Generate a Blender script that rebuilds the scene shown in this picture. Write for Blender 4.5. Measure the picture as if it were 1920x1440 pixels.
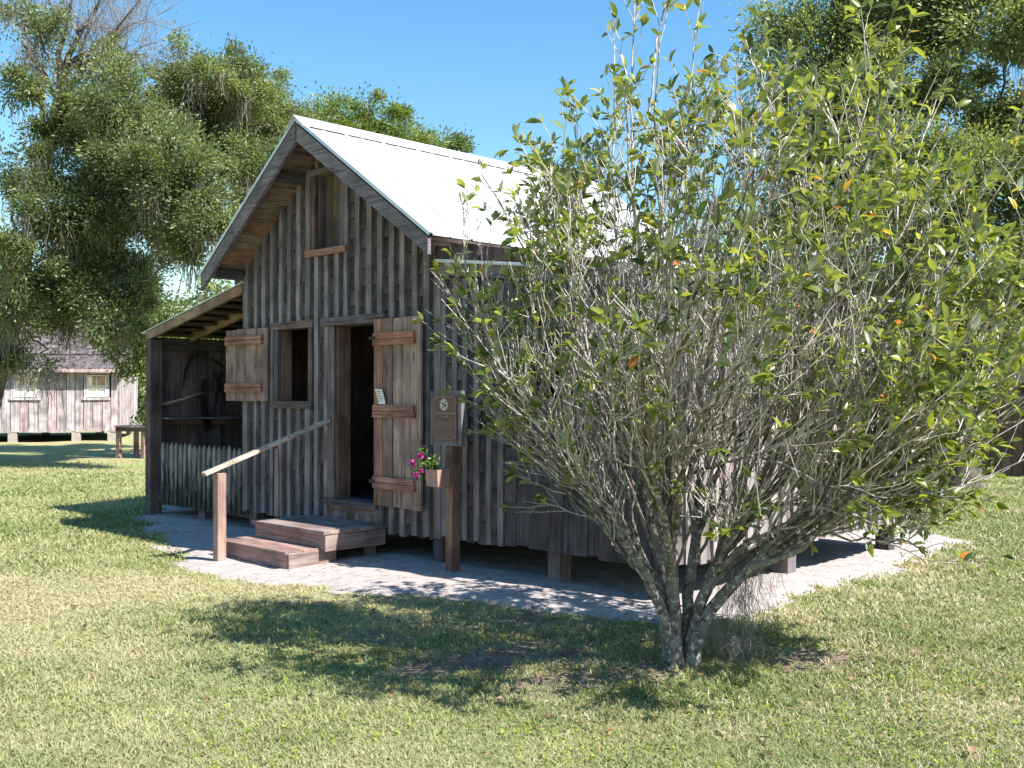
import bpy, math, random
import numpy as np
from mathutils import Vector, Matrix
for o in list(bpy.data.objects): bpy.data.objects.remove(o)
SC = bpy.context.scene
COL = SC.collection
rng = np.random.default_rng(7)
random.seed(7)
R = math.radians

# ------------------------------------------------------------------ camera
cam = bpy.data.cameras.new('camera')
cam.lens = 36.0 * 1955 / 1920; cam.sensor_width = 36; cam.clip_end = 2000; cam.clip_start = 0.05
camo = bpy.data.objects.new('camera', cam); COL.objects.link(camo)
camo.location = (0, 0, 1.6)
camo.rotation_euler = (R(90) + math.atan(20 / 1955), 0, 0)
SC.camera = camo

# ------------------------------------------------------------------ sky, sun, exposure
SUN = Vector((0.738, -0.468, 1.0)).normalized()          # towards the sun
ELEV = math.asin(SUN.z); AZ = math.atan2(SUN.x, SUN.y)
w = bpy.data.worlds.new('World'); SC.world = w; w.use_nodes = True
nt = w.node_tree; nt.nodes.clear()
sky = nt.nodes.new('ShaderNodeTexSky'); sky.sky_type = 'NISHITA'; sky.sun_disc = False
sky.sun_elevation = ELEV; sky.sun_rotation = AZ
sky.altitude = 10; sky.air_density = 1.35; sky.dust_density = 0.35; sky.ozone_density = 3.2
bg = nt.nodes.new('ShaderNodeBackground'); bg.inputs[1].default_value = 0.09
wo = nt.nodes.new('ShaderNodeOutputWorld')
hsv = nt.nodes.new('ShaderNodeHueSaturation'); hsv.inputs['Saturation'].default_value = 1.30; hsv.inputs['Hue'].default_value = 0.496
nt.links.new(sky.outputs[0], hsv.inputs['Color']); nt.links.new(hsv.outputs[0], bg.inputs[0]); nt.links.new(bg.outputs[0], wo.inputs[0])
sl = bpy.data.lights.new('sun', 'SUN'); sl.energy = 5.0; sl.angle = R(0.53); sl.color = (1.0, 0.955, 0.89)
so = bpy.data.objects.new('sun', sl); COL.objects.link(so)
so.rotation_euler = SUN.to_track_quat('Z', 'Y').to_euler(); so.location = (20, -15, 30)
SC.view_settings.view_transform = 'Standard'; SC.view_settings.look = 'None'
SC.view_settings.gamma = 1.0; SC.view_settings.use_curve_mapping = False
SC.view_settings.exposure = 1.25
SC.render.engine = 'CYCLES'
try:
    SC.cycles.transparent_max_bounces = 8; SC.cycles.max_bounces = 7; SC.cycles.diffuse_bounces = 3
except Exception: pass

# ------------------------------------------------------------------ materials
def newmat(name):
    m = bpy.data.materials.new(name); m.use_nodes = True
    n = m.node_tree; n.nodes.clear()
    out = n.nodes.new('ShaderNodeOutputMaterial')
    return m, n, out
def N(n, t, **kw):
    x = n.nodes.new(t)
    for k, v in kw.items(): setattr(x, k, v)
    return x
def ramp(n, stops, interp='LINEAR'):
    r = N(n, 'ShaderNodeValToRGB'); cr = r.color_ramp; cr.interpolation = interp
    while len(cr.elements) < len(stops): cr.elements.new(0.5)
    for e, (p, c) in zip(cr.elements, stops):
        e.position = p; e.color = (*c, 1) if len(c) == 3 else c
    return r
def mixc(n, fac, a, b, mode='MIX'):
    x = N(n, 'ShaderNodeMix', data_type='RGBA', blend_type=mode)
    for sock, v in ((x.inputs[0], fac), (x.inputs[6], a), (x.inputs[7], b)):
        if hasattr(v, 'is_output') or isinstance(v, bpy.types.NodeSocket): n.links.new(v, sock)
        elif isinstance(v, (int, float)): sock.default_value = v
        else: sock.default_value = (*v, 1)
    return x.outputs[2]
def math_(n, op, a, b=None, c=None):
    x = N(n, 'ShaderNodeMath', operation=op)
    for i, v in enumerate((a, b, c)):
        if v is None: continue
        if isinstance(v, (int, float)): x.inputs[i].default_value = v
        else: n.links.new(v, x.inputs[i])
    return x.outputs[0]
def varfac(n, lo=0.0, hi=1.0):
    """0..1 per piece: object random plus the per-vertex attribute 'var', wrapped"""
    at = N(n, 'ShaderNodeAttribute', attribute_name='var'); oi = N(n, 'ShaderNodeObjectInfo')
    s = math_(n, 'ADD', at.outputs['Fac'], oi.outputs['Random'])
    return math_(n, 'FRACT', s), s

def wood(name, dark, mid, light, axis='Z', rough=0.85, warm=None, warm_amt=0.3, grain=1.0, bump=0.35, knots=0.0, spread=0.42, rot=None):
    m, n, out = newmat(name)
    tc = N(n, 'ShaderNodeTexCoord'); fr, raw = varfac(n)
    off = N(n, 'ShaderNodeCombineXYZ')
    n.links.new(math_(n, 'MULTIPLY', raw, 13.7), off.inputs[0]); n.links.new(math_(n, 'MULTIPLY', raw, 29.1), off.inputs[1]); n.links.new(math_(n, 'MULTIPLY', raw, 7.3), off.inputs[2])
    add = N(n, 'ShaderNodeVectorMath', operation='ADD')
    n.links.new(tc.outputs['Object'], add.inputs[0]); n.links.new(off.outputs[0], add.inputs[1])
    mp = N(n, 'ShaderNodeMapping'); n.links.new(add.outputs[0], mp.inputs[0])
    a, b = 42 * grain, 1.6 * grain
    mp.inputs['Scale'].default_value = {'Z': (a, a, b), 'X': (b, a, a), 'Y': (a, b, a)}[axis]
    if rot: mp.inputs['Rotation'].default_value = rot
    n1 = N(n, 'ShaderNodeTexNoise'); n1.inputs['Scale'].default_value = 1.0; n1.inputs['Detail'].default_value = 5; n1.inputs['Roughness'].default_value = 0.62
    n1.inputs['Distortion'].default_value = 0.6 + knots * 2
    n.links.new(mp.outputs[0], n1.inputs['Vector'])
    n2 = N(n, 'ShaderNodeTexNoise'); n2.inputs['Scale'].default_value = 3.2; n2.inputs['Detail'].default_value = 4
    n.links.new(add.outputs[0], n2.inputs['Vector'])
    g = ramp(n, [(0.28, dark), (0.47, mid), (0.72, light)]); n.links.new(n1.outputs[0], g.inputs[0])
    col = g.outputs[0]
    stain = ramp(n, [(0.35, (0.62, 0.60, 0.60)), (0.62, (1.1, 1.08, 1.07))]); n.links.new(n2.outputs[0], stain.inputs[0])
    col = mixc(n, 1.0, col, stain.outputs[0], 'MULTIPLY')
    if warm:
        wf = ramp(n, [(0.55, (0, 0, 0)), (0.9, (1, 1, 1))]); n.links.new(fr, wf.inputs[0])
        f = math_(n, 'MULTIPLY', wf.outputs[0], warm_amt)
        col = mixc(n, f, col, mixc(n, 1.0, col, warm, 'MULTIPLY'))
        n3 = N(n, 'ShaderNodeTexNoise'); n3.inputs['Scale'].default_value = 1.1; n3.inputs['Detail'].default_value = 2
        n.links.new(mp.outputs[0], n3.inputs['Vector'])
    if knots > 0.5:
        mk = N(n, 'ShaderNodeMapping'); mk.inputs['Scale'].default_value = {'Z': (9, 9, 2.6), 'X': (2.6, 9, 9)}[axis]; n.links.new(add.outputs[0], mk.inputs[0])
        vo = N(n, 'ShaderNodeTexVoronoi'); vo.inputs['Scale'].default_value = 1.0; n.links.new(mk.outputs[0], vo.inputs['Vector'])
        kf = ramp(n, [(0.06, (1, 1, 1)), (0.11, (0.25, 0.25, 0.25)), (0.14, (0.7, 0.7, 0.7)), (0.17, (0, 0, 0))]); n.links.new(vo.outputs['Distance'], kf.inputs[0])
        col = mixc(n, kf.outputs[0], col, (0.07, 0.032, 0.022))
    v = N(n, 'ShaderNodeMapRange'); fr2 = math_(n, 'FRACT', math_(n, 'MULTIPLY', raw, 5.37)); n.links.new(fr2, v.inputs[0])
    v.inputs['To Min'].default_value = 1 - spread; v.inputs['To Max'].default_value = 1 + spread * 0.75
    hs = N(n, 'ShaderNodeHueSaturation'); n.links.new(col, hs.inputs['Color']); n.links.new(v.outputs[0], hs.inputs['Value'])
    p = N(n, 'ShaderNodeBsdfPrincipled'); n.links.new(hs.outputs[0], p.inputs['Base Color'])
    p.inputs['Roughness'].default_value = rough; p.inputs['Specular IOR Level'].default_value = 0.25
    bp = N(n, 'ShaderNodeBump'); bp.inputs['Strength'].default_value = bump; bp.inputs['Distance'].default_value = 0.01
    n.links.new(n1.outputs[0], bp.inputs['Height']); n.links.new(bp.outputs[0], p.inputs['Normal'])
    n.links.new(p.outputs[0], out.inputs[0])
    return m

def simple(name, col, rough=0.7, metal=0.0, nscale=20, namt=0.25, bump=0.1, spec=0.4):
    m, n, out = newmat(name)
    tc = N(n, 'ShaderNodeTexCoord'); ns = N(n, 'ShaderNodeTexNoise'); ns.inputs['Scale'].default_value = nscale; ns.inputs['Detail'].default_value = 4
    n.links.new(tc.outputs['Object'], ns.inputs['Vector'])
    a = tuple(c * (1 - namt) for c in col); b = tuple(min(1, c * (1 + namt)) for c in col)
    g = ramp(n, [(0.3, a), (0.7, b)]); n.links.new(ns.outputs[0], g.inputs[0])
    p = N(n, 'ShaderNodeBsdfPrincipled'); n.links.new(g.outputs[0], p.inputs['Base Color'])
    p.inputs['Roughness'].default_value = rough; p.inputs['Metallic'].default_value = metal; p.inputs['Specular IOR Level'].default_value = spec
    if bump:
        bp = N(n, 'ShaderNodeBump'); bp.inputs['Strength'].default_value = bump; bp.inputs['Distance'].default_value = 0.01
        n.links.new(ns.outputs[0], bp.inputs['Height']); n.links.new(bp.outputs[0], p.inputs['Normal'])
    n.links.new(p.outputs[0], out.inputs[0]); return m

def leafmat(name, stops, under, trans=0.35, rough=0.35, spec=0.5, under_amt=1.0, rand='piece', tr_tint=(1.5, 1.45, 0.6)):
    m, n, out = newmat(name)
    fr, raw = varfac(n)
    g = ramp(n, stops); n.links.new(fr, g.inputs[0])
    geo = N(n, 'ShaderNodeNewGeometry')
    f = math_(n, 'MULTIPLY', geo.outputs['Backfacing'], under_amt)
    col = mixc(n, f, g.outputs[0], under)
    p = N(n, 'ShaderNodeBsdfPrincipled'); n.links.new(col, p.inputs['Base Color'])
    p.inputs['Roughness'].default_value = rough; p.inputs['Specular IOR Level'].default_value = spec
    t = N(n, 'ShaderNodeBsdfTranslucent')
    tcn = mixc(n, 1.0, g.outputs[0], tr_tint, 'MULTIPLY'); n.links.new(tcn, t.inputs[0])
    mx = N(n, 'ShaderNodeMixShader'); mx.inputs[0].default_value = trans
    n.links.new(p.outputs[0], mx.inputs[1]); n.links.new(t.outputs[0], mx.inputs[2]); n.links.new(mx.outputs[0], out.inputs[0])
    return m

def barkmat(name, dark, light, scale=9, patch=None):
    m, n, out = newmat(name)
    tc = N(n, 'ShaderNodeTexCoord')
    n1 = N(n, 'ShaderNodeTexNoise'); n1.inputs['Scale'].default_value = scale; n1.inputs['Detail'].default_value = 6; n1.inputs['Roughness'].default_value = 0.65
    n.links.new(tc.outputs['Object'], n1.inputs['Vector'])
    g = ramp(n, [(0.36, dark), (0.62, light)]); n.links.new(n1.outputs[0], g.inputs[0]); col = g.outputs[0]
    if patch:
        n2 = N(n, 'ShaderNodeTexNoise'); n2.inputs['Scale'].default_value = scale * 2.6; n2.inputs['Detail'].default_value = 3
        n.links.new(tc.outputs['Object'], n2.inputs['Vector'])
        pf = ramp(n, [(0.56, (0, 0, 0)), (0.63, (1, 1, 1))]); n.links.new(n2.outputs[0], pf.inputs[0])
        col = mixc(n, pf.outputs[0], col, patch)
    p = N(n, 'ShaderNodeBsdfPrincipled'); n.links.new(col, p.inputs['Base Color']); p.inputs['Roughness'].default_value = 0.85; p.inputs['Specular IOR Level'].default_value = 0.2
    bp = N(n, 'ShaderNodeBump'); bp.inputs['Strength'].default_value = 0.5; bp.inputs['Distance'].default_value = 0.012
    n.links.new(n1.outputs[0], bp.inputs['Height']); n.links.new(bp.outputs[0], p.inputs['Normal'])
    n.links.new(p.outputs[0], out.inputs[0]); return m

G1, G2, G3 = (0.058, 0.048, 0.053), (0.13, 0.113, 0.122), (0.22, 0.197, 0.208)
WARM = (1.35, 0.92, 0.66)
M = {}
M['wood_z'] = wood('weathered_wood', G1, G2, G3, 'Z', warm=WARM, warm_amt=0.7)
M['wood_x'] = wood('weathered_wood_horizontal', G1, G2, G3, 'X', warm=WARM, warm_amt=0.7)
M['wood_y'] = wood('weathered_wood_depth', G1, G2, G3, 'Y', warm=WARM, warm_amt=0.7)
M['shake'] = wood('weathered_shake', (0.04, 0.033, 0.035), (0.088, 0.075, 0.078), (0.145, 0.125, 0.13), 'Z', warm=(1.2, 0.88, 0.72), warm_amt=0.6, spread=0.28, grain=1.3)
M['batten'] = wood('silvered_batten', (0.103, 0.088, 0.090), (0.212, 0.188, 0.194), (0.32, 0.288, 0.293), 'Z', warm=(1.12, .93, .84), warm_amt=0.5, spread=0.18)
M['batten_side'] = wood('sunlit_batten', (0.15, 0.128, 0.128), (0.32, 0.285, 0.285), (0.45, 0.41, 0.41), 'Z', warm=(1.1, .9, .8), warm_amt=0.4, spread=0.2)  # lighter copy of the batten wood, the side wall's sunlight put into its colour
M['shake_side'] = wood('sunlit_shake', (0.08, 0.064, 0.064), (0.17, 0.145, 0.145), (0.27, 0.237, 0.237), 'Z', warm=(1.15, .88, .78), warm_amt=0.5, spread=0.28, grain=1.3)  # side wall shakes likewise: sunshine painted in as a brighter tone
M['door'] = wood('pine_plank_grey', (0.08, 0.042, 0.03), (0.30, 0.20, 0.165), (0.43, 0.33, 0.285), 'Z', warm=(1.25, 0.85, 0.6), warm_amt=0.8, knots=0.7, grain=0.75, spread=0.25)
M['door_x'] = wood('pine_ledge_reddish', (0.04, 0.014, 0.01), (0.30, 0.155, 0.11), (0.44, 0.27, 0.20), 'X', warm=(1.3, 0.9, 0.7), warm_amt=0.6, knots=0.9, grain=0.7, spread=0.15)
M['jamb'] = wood('brown_jamb', (0.11, 0.06, 0.045), (0.20, 0.115, 0.085), (0.27, 0.17, 0.13), 'Z', spread=0.1)
M['tan_x'] = wood('tan_rafter', (0.12, 0.09, 0.065), (0.22, 0.17, 0.125), (0.32, 0.255, 0.19), 'X', warm=WARM, warm_amt=0.3, spread=0.2)
M['step'] = wood('brown_step_board', (0.14, 0.085, 0.075), (0.27, 0.175, 0.155), (0.37, 0.26, 0.235), 'X', spread=0.15)
M['step_y'] = wood('grey_landing_board', (0.12, 0.09, 0.08), (0.26, 0.20, 0.18), (0.38, 0.31, 0.28), 'X', spread=0.2)
M['step_side'] = wood('grey_step_side', (0.12, 0.09, 0.08), (0.25, 0.19, 0.175), (0.36, 0.29, 0.27), 'Y', spread=0.12)
M['post'] = wood('reddish_post', (0.17, 0.10, 0.08), (0.33, 0.215, 0.18), (0.45, 0.34, 0.30), 'Z', spread=0.1)
M['rail'] = wood('pale_rail', (0.22, 0.17, 0.13), (0.42, 0.35, 0.28), (0.58, 0.5, 0.42), 'Y', spread=0.08)
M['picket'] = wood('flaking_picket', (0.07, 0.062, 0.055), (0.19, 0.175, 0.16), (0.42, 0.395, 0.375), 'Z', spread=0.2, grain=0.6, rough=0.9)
M['cabin'] = wood('sunbleached_board', (0.21, 0.17, 0.175), (0.40, 0.35, 0.36), (0.62, 0.57, 0.585), 'Z', warm=(1.05, 0.84, 0.80), warm_amt=0.5, grain=0.35, spread=0.22)
M['shingle'] = wood('grey_shingle', (0.055, 0.042, 0.048), (0.12, 0.098, 0.105), (0.23, 0.20, 0.21), 'Z', grain=0.6, spread=0.45)
M['shed'] = wood('dark_shed_board', (0.06, 0.042, 0.035), (0.12, 0.088, 0.07), (0.18, 0.135, 0.11), 'Z', grain=0.6, spread=0.25)
M['soffit'] = wood('soffit_board', (0.09, 0.066, 0.058), (0.19, 0.145, 0.128), (0.32, 0.26, 0.235), 'Y', warm=WARM, warm_amt=0.6, spread=0.25)
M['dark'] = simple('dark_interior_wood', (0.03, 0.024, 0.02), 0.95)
M['roof'] = simple('galvanised_roof', (0.56, 0.57, 0.58), 0.45, 0.1, 2.5, 0.05, 0.02, 0.5)
M['roofedge'] = simple('galvanised_edge', (0.55, 0.56, 0.58), 0.4, 0.5, 6, 0.1, 0.02)
M['iron'] = simple('rusted_iron', (0.035, 0.025, 0.022), 0.7, 0.4, 30, 0.4, 0.3)
M['paper'] = simple('white_paper', (0.72, 0.70, 0.66), 0.8, 0, 30, 0.03, 0)
M['ink'] = simple('grey_ink', (0.10, 0.10, 0.10), 0.8, 0, 30, 0.03, 0)
M['plaque'] = simple('brown_plaque', (0.105, 0.045, 0.036), 0.45, 0, 40, 0.08, 0.02)
M['plaque_line'] = simple('tan_lettering', (0.36, 0.26, 0.23), 0.6, 0, 40, 0.05, 0)
M['plaque_dim'] = simple('dim_lettering', (0.19, 0.11, 0.10), 0.6, 0, 40, 0.05, 0)
M['emblem'] = simple('pale_emblem', (0.50, 0.47, 0.42), 0.6, 0, 40, 0.05, 0)
M['white'] = simple('white_paint', (0.75, 0.74, 0.72), 0.5, 0, 8, 0.05, 0.02)
M['curtain'] = simple('white_curtain', (0.84, 0.84, 0.85), 0.9, 0, 12, 0.1, 0.1)
M['glass'] = simple('window_glass', (0.06, 0.07, 0.08), 0.08, 0, 4, 0.1, 0, 0.6)
gm_, gn, go_ = newmat('clear_pane'); t1 = N(gn, 'ShaderNodeBsdfTransparent'); t2 = N(gn, 'ShaderNodeBsdfGlossy'); t2.inputs['Roughness'].default_value = 0.05; t3 = N(gn, 'ShaderNodeMixShader'); t3.inputs[0].default_value = 0.10
gn.links.new(t1.outputs[0], t3.inputs[1]); gn.links.new(t2.outputs[0], t3.inputs[2]); gn.links.new(t3.outputs[0], go_.inputs[0]); M['glass'] = gm_
M['concrete'] = simple('pale_pier', (0.32, 0.28, 0.26), 0.9, 0, 10, 0.2, 0.2)
M['pot'] = simple('terracotta_box', (0.36, 0.23, 0.18), 0.8, 0, 14, 0.12, 0.1)
M['magenta'] = leafmat('magenta_petal', [(0, (0.42, 0.01, 0.22)), (1, (0.65, 0.03, 0.42))], (0.5, 0.1, 0.35), 0.3, 0.6, tr_tint=(1.2, 1, 1.2))
M['flower_leaf'] = leafmat('flower_leaf', [(0, (0.06, 0.12, 0.02)), (1, (0.20, 0.30, 0.06))], (0.2, 0.28, 0.1), 0.35)
M['mag_bark'] = barkmat('pale_magnolia_bark', (0.07, 0.058, 0.048), (0.24, 0.21, 0.18), 14, (0.44, 0.42, 0.38))
M['mag_twig'] = barkmat('pale_magnolia_twig', (0.24, 0.20, 0.17), (0.58, 0.54, 0.49), 26)
M['oak_bark'] = barkmat('oak_bark', (0.055, 0.045, 0.038), (0.16, 0.135, 0.115), 5)
M['mag_leaf'] = leafmat('magnolia_leaf', [(0, (0.045, 0.078, 0.017)), (0.35, (0.11, 0.15, 0.024)), (0.7, (0.20, 0.235, 0.033)), (0.975, (0.30, 0.32, 0.05)), (0.99, (0.55, 0.42, 0.04)), (0.998, (0.45, 0.13, 0.03))],
                        (0.36, 0.40, 0.30), 0.42, 0.33, 0.5, 0.8)
M['oak_leaf'] = leafmat('oak_leaf', [(0, (0.06, 0.088, 0.038)), (0.5, (0.15, 0.195, 0.085)), (1, (0.32, 0.37, 0.17))], (0.15, 0.17, 0.10), 0.42, 0.42, 0.45)
M['oak_leaf_light'] = leafmat('oak_leaf_light', [(0, (0.07, 0.12, 0.025)), (0.6, (0.13, 0.19, 0.04)), (1, (0.22, 0.27, 0.06))], (0.16, 0.2, 0.09), 0.4, 0.42, 0.5)
M['pine_leaf'] = leafmat('pine_leaf', [(0, (0.07, 0.12, 0.05)), (1, (0.16, 0.22, 0.08))], (0.12, 0.16, 0.08), 0.3, 0.5, 0.4)
M['moss'] = leafmat('spanish_moss', [(0, (0.20, 0.18, 0.165)), (1, (0.42, 0.385, 0.36))], (0.22, 0.2, 0.18), 0.35, 0.9, 0.1, tr_tint=(1.1, 1.05, 1))
M['grass'] = leafmat('grass_blade', [(0, (0.13, 0.185, 0.065)), (0.3, (0.27, 0.31, 0.125)), (0.55, (0.45, 0.43, 0.25)), (0.75, (0.60, 0.52, 0.37)), (1, (0.68, 0.58, 0.47))], (0.25, 0.27, 0.12), 0.35, 0.6, 0.25, 0.4, tr_tint=(1.15, 1.15, 0.7))
M['weed'] = leafmat('weed_leaf', [(0, (0.13, 0.22, 0.02)), (1, (0.32, 0.38, 0.05))], (0.25, 0.3, 0.1), 0.35, 0.5, 0.3, 0.5)
M['litter'] = leafmat('dead_leaf', [(0, (0.06, 0.035, 0.025)), (0.5, (0.16, 0.085, 0.05)), (0.85, (0.28, 0.12, 0.065)), (1, (0.42, 0.32, 0.22))], (0.2, 0.13, 0.09), 0.1, 0.7, 0.3)

def picket_material():
    m = M['picket']; n = m.node_tree; p = next(x for x in n.nodes if x.type == 'BSDF_PRINCIPLED'); src = p.inputs['Base Color'].links[0].from_socket
    tc = N(n, 'ShaderNodeTexCoord'); sp_ = N(n, 'ShaderNodeSeparateXYZ'); n.links.new(tc.outputs['Object'], sp_.inputs[0])
    mp = N(n, 'ShaderNodeMapping'); mp.inputs['Scale'].default_value = (22, 22, 4); n.links.new(tc.outputs['Object'], mp.inputs[0]); ns = N(n, 'ShaderNodeTexNoise'); ns.inputs['Detail'].default_value = 5; ns.inputs['Scale'].default_value = 1; n.links.new(mp.outputs[0], ns.inputs['Vector'])
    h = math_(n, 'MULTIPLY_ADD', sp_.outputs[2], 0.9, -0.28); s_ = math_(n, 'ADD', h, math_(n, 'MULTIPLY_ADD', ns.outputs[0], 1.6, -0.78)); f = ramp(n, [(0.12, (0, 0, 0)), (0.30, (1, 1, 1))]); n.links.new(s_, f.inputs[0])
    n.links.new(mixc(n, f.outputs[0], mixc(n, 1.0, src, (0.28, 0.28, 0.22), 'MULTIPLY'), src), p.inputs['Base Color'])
picket_material()
def ground_material():
    m, n, out = newmat('lawn')
    tc = N(n, 'ShaderNodeTexCoord')
    def noise(s, d=4, r=0.55):
        x = N(n, 'ShaderNodeTexNoise'); x.inputs['Scale'].default_value = s; x.inputs['Detail'].default_value = d; x.inputs['Roughness'].default_value = r
        n.links.new(tc.outputs['Object'], x.inputs['Vector']); return x.outputs[0]
    fine = ramp(n, [(0.25, (0.15, 0.145, 0.07)), (0.5, (0.31, 0.31, 0.145)), (0.75, (0.46, 0.43, 0.25))]); n.links.new(noise(38, 6, 0.7), fine.inputs[0])
    patch = ramp(n, [(0.38, (0.85, 1.0, 0.72)), (0.5, (1, 1, 1)), (0.62, (1.28, 1.05, 1.15))]); n.links.new(noise(0.55, 4), patch.inputs[0])
    col = mixc(n, 1.0, fine.outputs[0], patch.outputs[0], 'MULTIPLY')
    at = N(n, 'ShaderNodeAttribute', attribute_name='dry')
    col = mixc(n, at.outputs['Fac'], col, mixc(n, 0.5, (0.46, 0.38, 0.25), fine.outputs[0]))
    at2 = N(n, 'ShaderNodeAttribute', attribute_name='soil'); col = mixc(n, at2.outputs['Fac'], col, mixc(n, noise(30, 4), (0.12, 0.085, 0.07), (0.36, 0.28, 0.24)))
    p = N(n, 'ShaderNodeBsdfPrincipled'); n.links.new(col, p.inputs['Base Color']); p.inputs['Roughness'].default_value = 0.95; p.inputs['Specular IOR Level'].default_value = 0.1
    bp = N(n, 'ShaderNodeBump'); bp.inputs['Strength'].default_value = 0.9; bp.inputs['Distance'].default_value = 0.05
    n.links.new(noise(22, 6, 0.7), bp.inputs['Height']); n.links.new(bp.outputs[0], p.inputs['Normal'])
    n.links.new(p.outputs[0], out.inputs[0]); return m
def sand_material():
    m, n, out = newmat('sand')
    tc = N(n, 'ShaderNodeTexCoord')
    def noise(s, d=4, r=0.55):
        x = N(n, 'ShaderNodeTexNoise'); x.inputs['Scale'].default_value = s; x.inputs['Detail'].default_value = d; x.inputs['Roughness'].default_value = r
        n.links.new(tc.outputs['Object'], x.inputs['Vector']); return x.outputs[0]
    c = ramp(n, [(0.28, (0.21, 0.18, 0.168)), (0.45, (0.36, 0.315, 0.30)), (0.7, (0.48, 0.425, 0.41))]); n.links.new(noise(9, 8, 0.68), c.inputs[0])
    speck = ramp(n, [(0.30, (0.35, 0.3, 0.26)), (0.38, (1, 1, 1))]); n.links.new(noise(60, 3, 0.6), speck.inputs[0])
    col = mixc(n, 0.75, c.outputs[0], speck.outputs[0], 'MULTIPLY')
    p = N(n, 'ShaderNodeBsdfPrincipled'); n.links.new(col, p.inputs['Base Color']); p.inputs['Roughness'].default_value = 0.95; p.inputs['Specular IOR Level'].default_value = 0.1
    bp = N(n, 'ShaderNodeBump'); bp.inputs['Strength'].default_value = 0.7; bp.inputs['Distance'].default_value = 0.03
    n.links.new(noise(14, 8, 0.7), bp.inputs['Height']); n.links.new(bp.outputs[0], p.inputs['Normal'])
    n.links.new(p.outputs[0], out.inputs[0]); return m
M['lawn'] = ground_material(); M['sand'] = sand_material()

# ------------------------------------------------------------------ mesh helpers
class MB:
    def __init__(s): s.v = []; s.f = []; s.var = []; s.n = 0
    def add(s, verts, faces, var=0.0):
        s.v.extend(verts); s.f.extend([tuple(i + s.n for i in q) for q in faces]); s.var.extend([var] * len(verts)); s.n += len(verts); return s
    def box(s, x0, x1, y0, y1, z0, z1, var=0.0, tilt=0.0):
        # tilt: extra y shift (towards -y) of the lower edge
        V = [(x0, y0 - tilt, z0), (x1, y0 - tilt, z0), (x1, y1 - tilt, z0), (x0, y1 - tilt, z0), (x0, y0, z1), (x1, y0, z1), (x1, y1, z1), (x0, y1, z1)]
        return s.add(V, [(0, 3, 2, 1), (4, 5, 6, 7), (0, 1, 5, 4), (1, 2, 6, 5), (2, 3, 7, 6), (3, 0, 4, 7)], var)
    def beam(s, a, b, w, h, var=0.0, up=(0, 0, 1)):
        a, b = Vector(a), Vector(b); d = (b - a).normalized(); sx = d.cross(Vector(up)).normalized(); uz = sx.cross(d).normalized()
        V = []
        for p in (a, b):
            for i, j in ((-1, -1), (1, -1), (1, 1), (-1, 1)): V.append(tuple(p + sx * (i * w / 2) + uz * (j * h / 2)))
        return s.add(V, [(3, 2, 1, 0), (4, 5, 6, 7), (0, 1, 5, 4), (1, 2, 6, 5), (2, 3, 7, 6), (3, 0, 4, 7)], var)
    def prism(s, poly, y0, y1, var=0.0):
        n = len(poly); V = [(x, y0, z) for x, z in poly] + [(x, y1, z) for x, z in poly]
        F = [tuple(range(n)), tuple(range(2 * n - 1, n - 1, -1))] + [(i, i + n, (i + 1) % n + n, (i + 1) % n) for i in range(n)]
        return s.add(V, F, var)
    def tube(s, pts, radii, k=6, var=0.0):
        V = []; F = []
        P = [Vector(p) for p in pts]; prev = None
        for i, p in enumerate(P):
            d = (P[min(i + 1, len(P) - 1)] - P[max(i - 1, 0)]).normalized()
            if prev is None: a = d.orthogonal().normalized()
            else: a = (prev - d * prev.dot(d)).normalized()
            prev = a; b = d.cross(a)
            for j in range(k):
                t = 2 * math.pi * j / k; V.append(tuple(p + (a * math.cos(t) + b * math.sin(t)) * radii[i]))
        for i in range(len(P) - 1):
            for j in range(k): F.append((i * k + j, i * k + (j + 1) % k, (i + 1) * k + (j + 1) % k, (i + 1) * k + j))
        F.append(tuple(range(k - 1, -1, -1))); F.append(tuple((len(P) - 1) * k + j for j in range(k)))
        return s.add(V, F, var)
    def mesh(s, name, mat, smooth=False):
        me = bpy.data.meshes.new(name); me.from_pydata(s.v, [], s.f)
        if any(s.var):
            a = me.attributes.new('var', 'FLOAT', 'POINT'); a.data.foreach_set('value', s.var)
        if smooth: me.polygons.foreach_set('use_smooth', [True] * len(me.polygons))
        me.materials.append(mat); me.validate(); return me
    def build(s, name, mat, parent=None, smooth=False, loc=None):
        return link(name, s.mesh(name, mat, smooth), parent, loc)
def link(name, me, parent=None, loc=None, rot=None):
    o = bpy.data.objects.new(name, me); COL.objects.link(o)
    if parent: o.parent = parent
    if loc is not None: o.location = loc
    if rot is not None: o.rotation_euler = rot
    return o
def empty(name, loc=(0, 0, 0), rz=0.0):
    o = bpy.data.objects.new(name, None); COL.objects.link(o); o.location = loc; o.rotation_euler = (0, 0, rz); o.empty_display_size = 0.2; return o
def tag(o, label=None, cat=None, group=None, kind=None):
    if label: o['label'] = label
    if cat: o['category'] = cat
    if group: o['group'] = group
    if kind: o['kind'] = kind
    return o
def fast_mesh(name, verts, faces, mat, var=None, smooth=False):
    """verts (n,3), faces (m,k) constant k"""
    me = bpy.data.meshes.new(name); verts = np.asarray(verts, np.float32); faces = np.asarray(faces, np.int32)
    m, k = faces.shape
    me.vertices.add(len(verts)); me.vertices.foreach_set('co', verts.ravel())
    me.loops.add(m * k); me.loops.foreach_set('vertex_index', faces.ravel())
    me.polygons.add(m); me.polygons.foreach_set('loop_start', np.arange(0, m * k, k, dtype=np.int32))
    if smooth: me.polygons.foreach_set('use_smooth', np.ones(m, bool))
    if var is not None:
        a = me.attributes.new('var', 'FLOAT', 'POINT'); a.data.foreach_set('value', np.asarray(var, np.float32))
    me.materials.append(mat); me.update(calc_edges=True); return me
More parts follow.
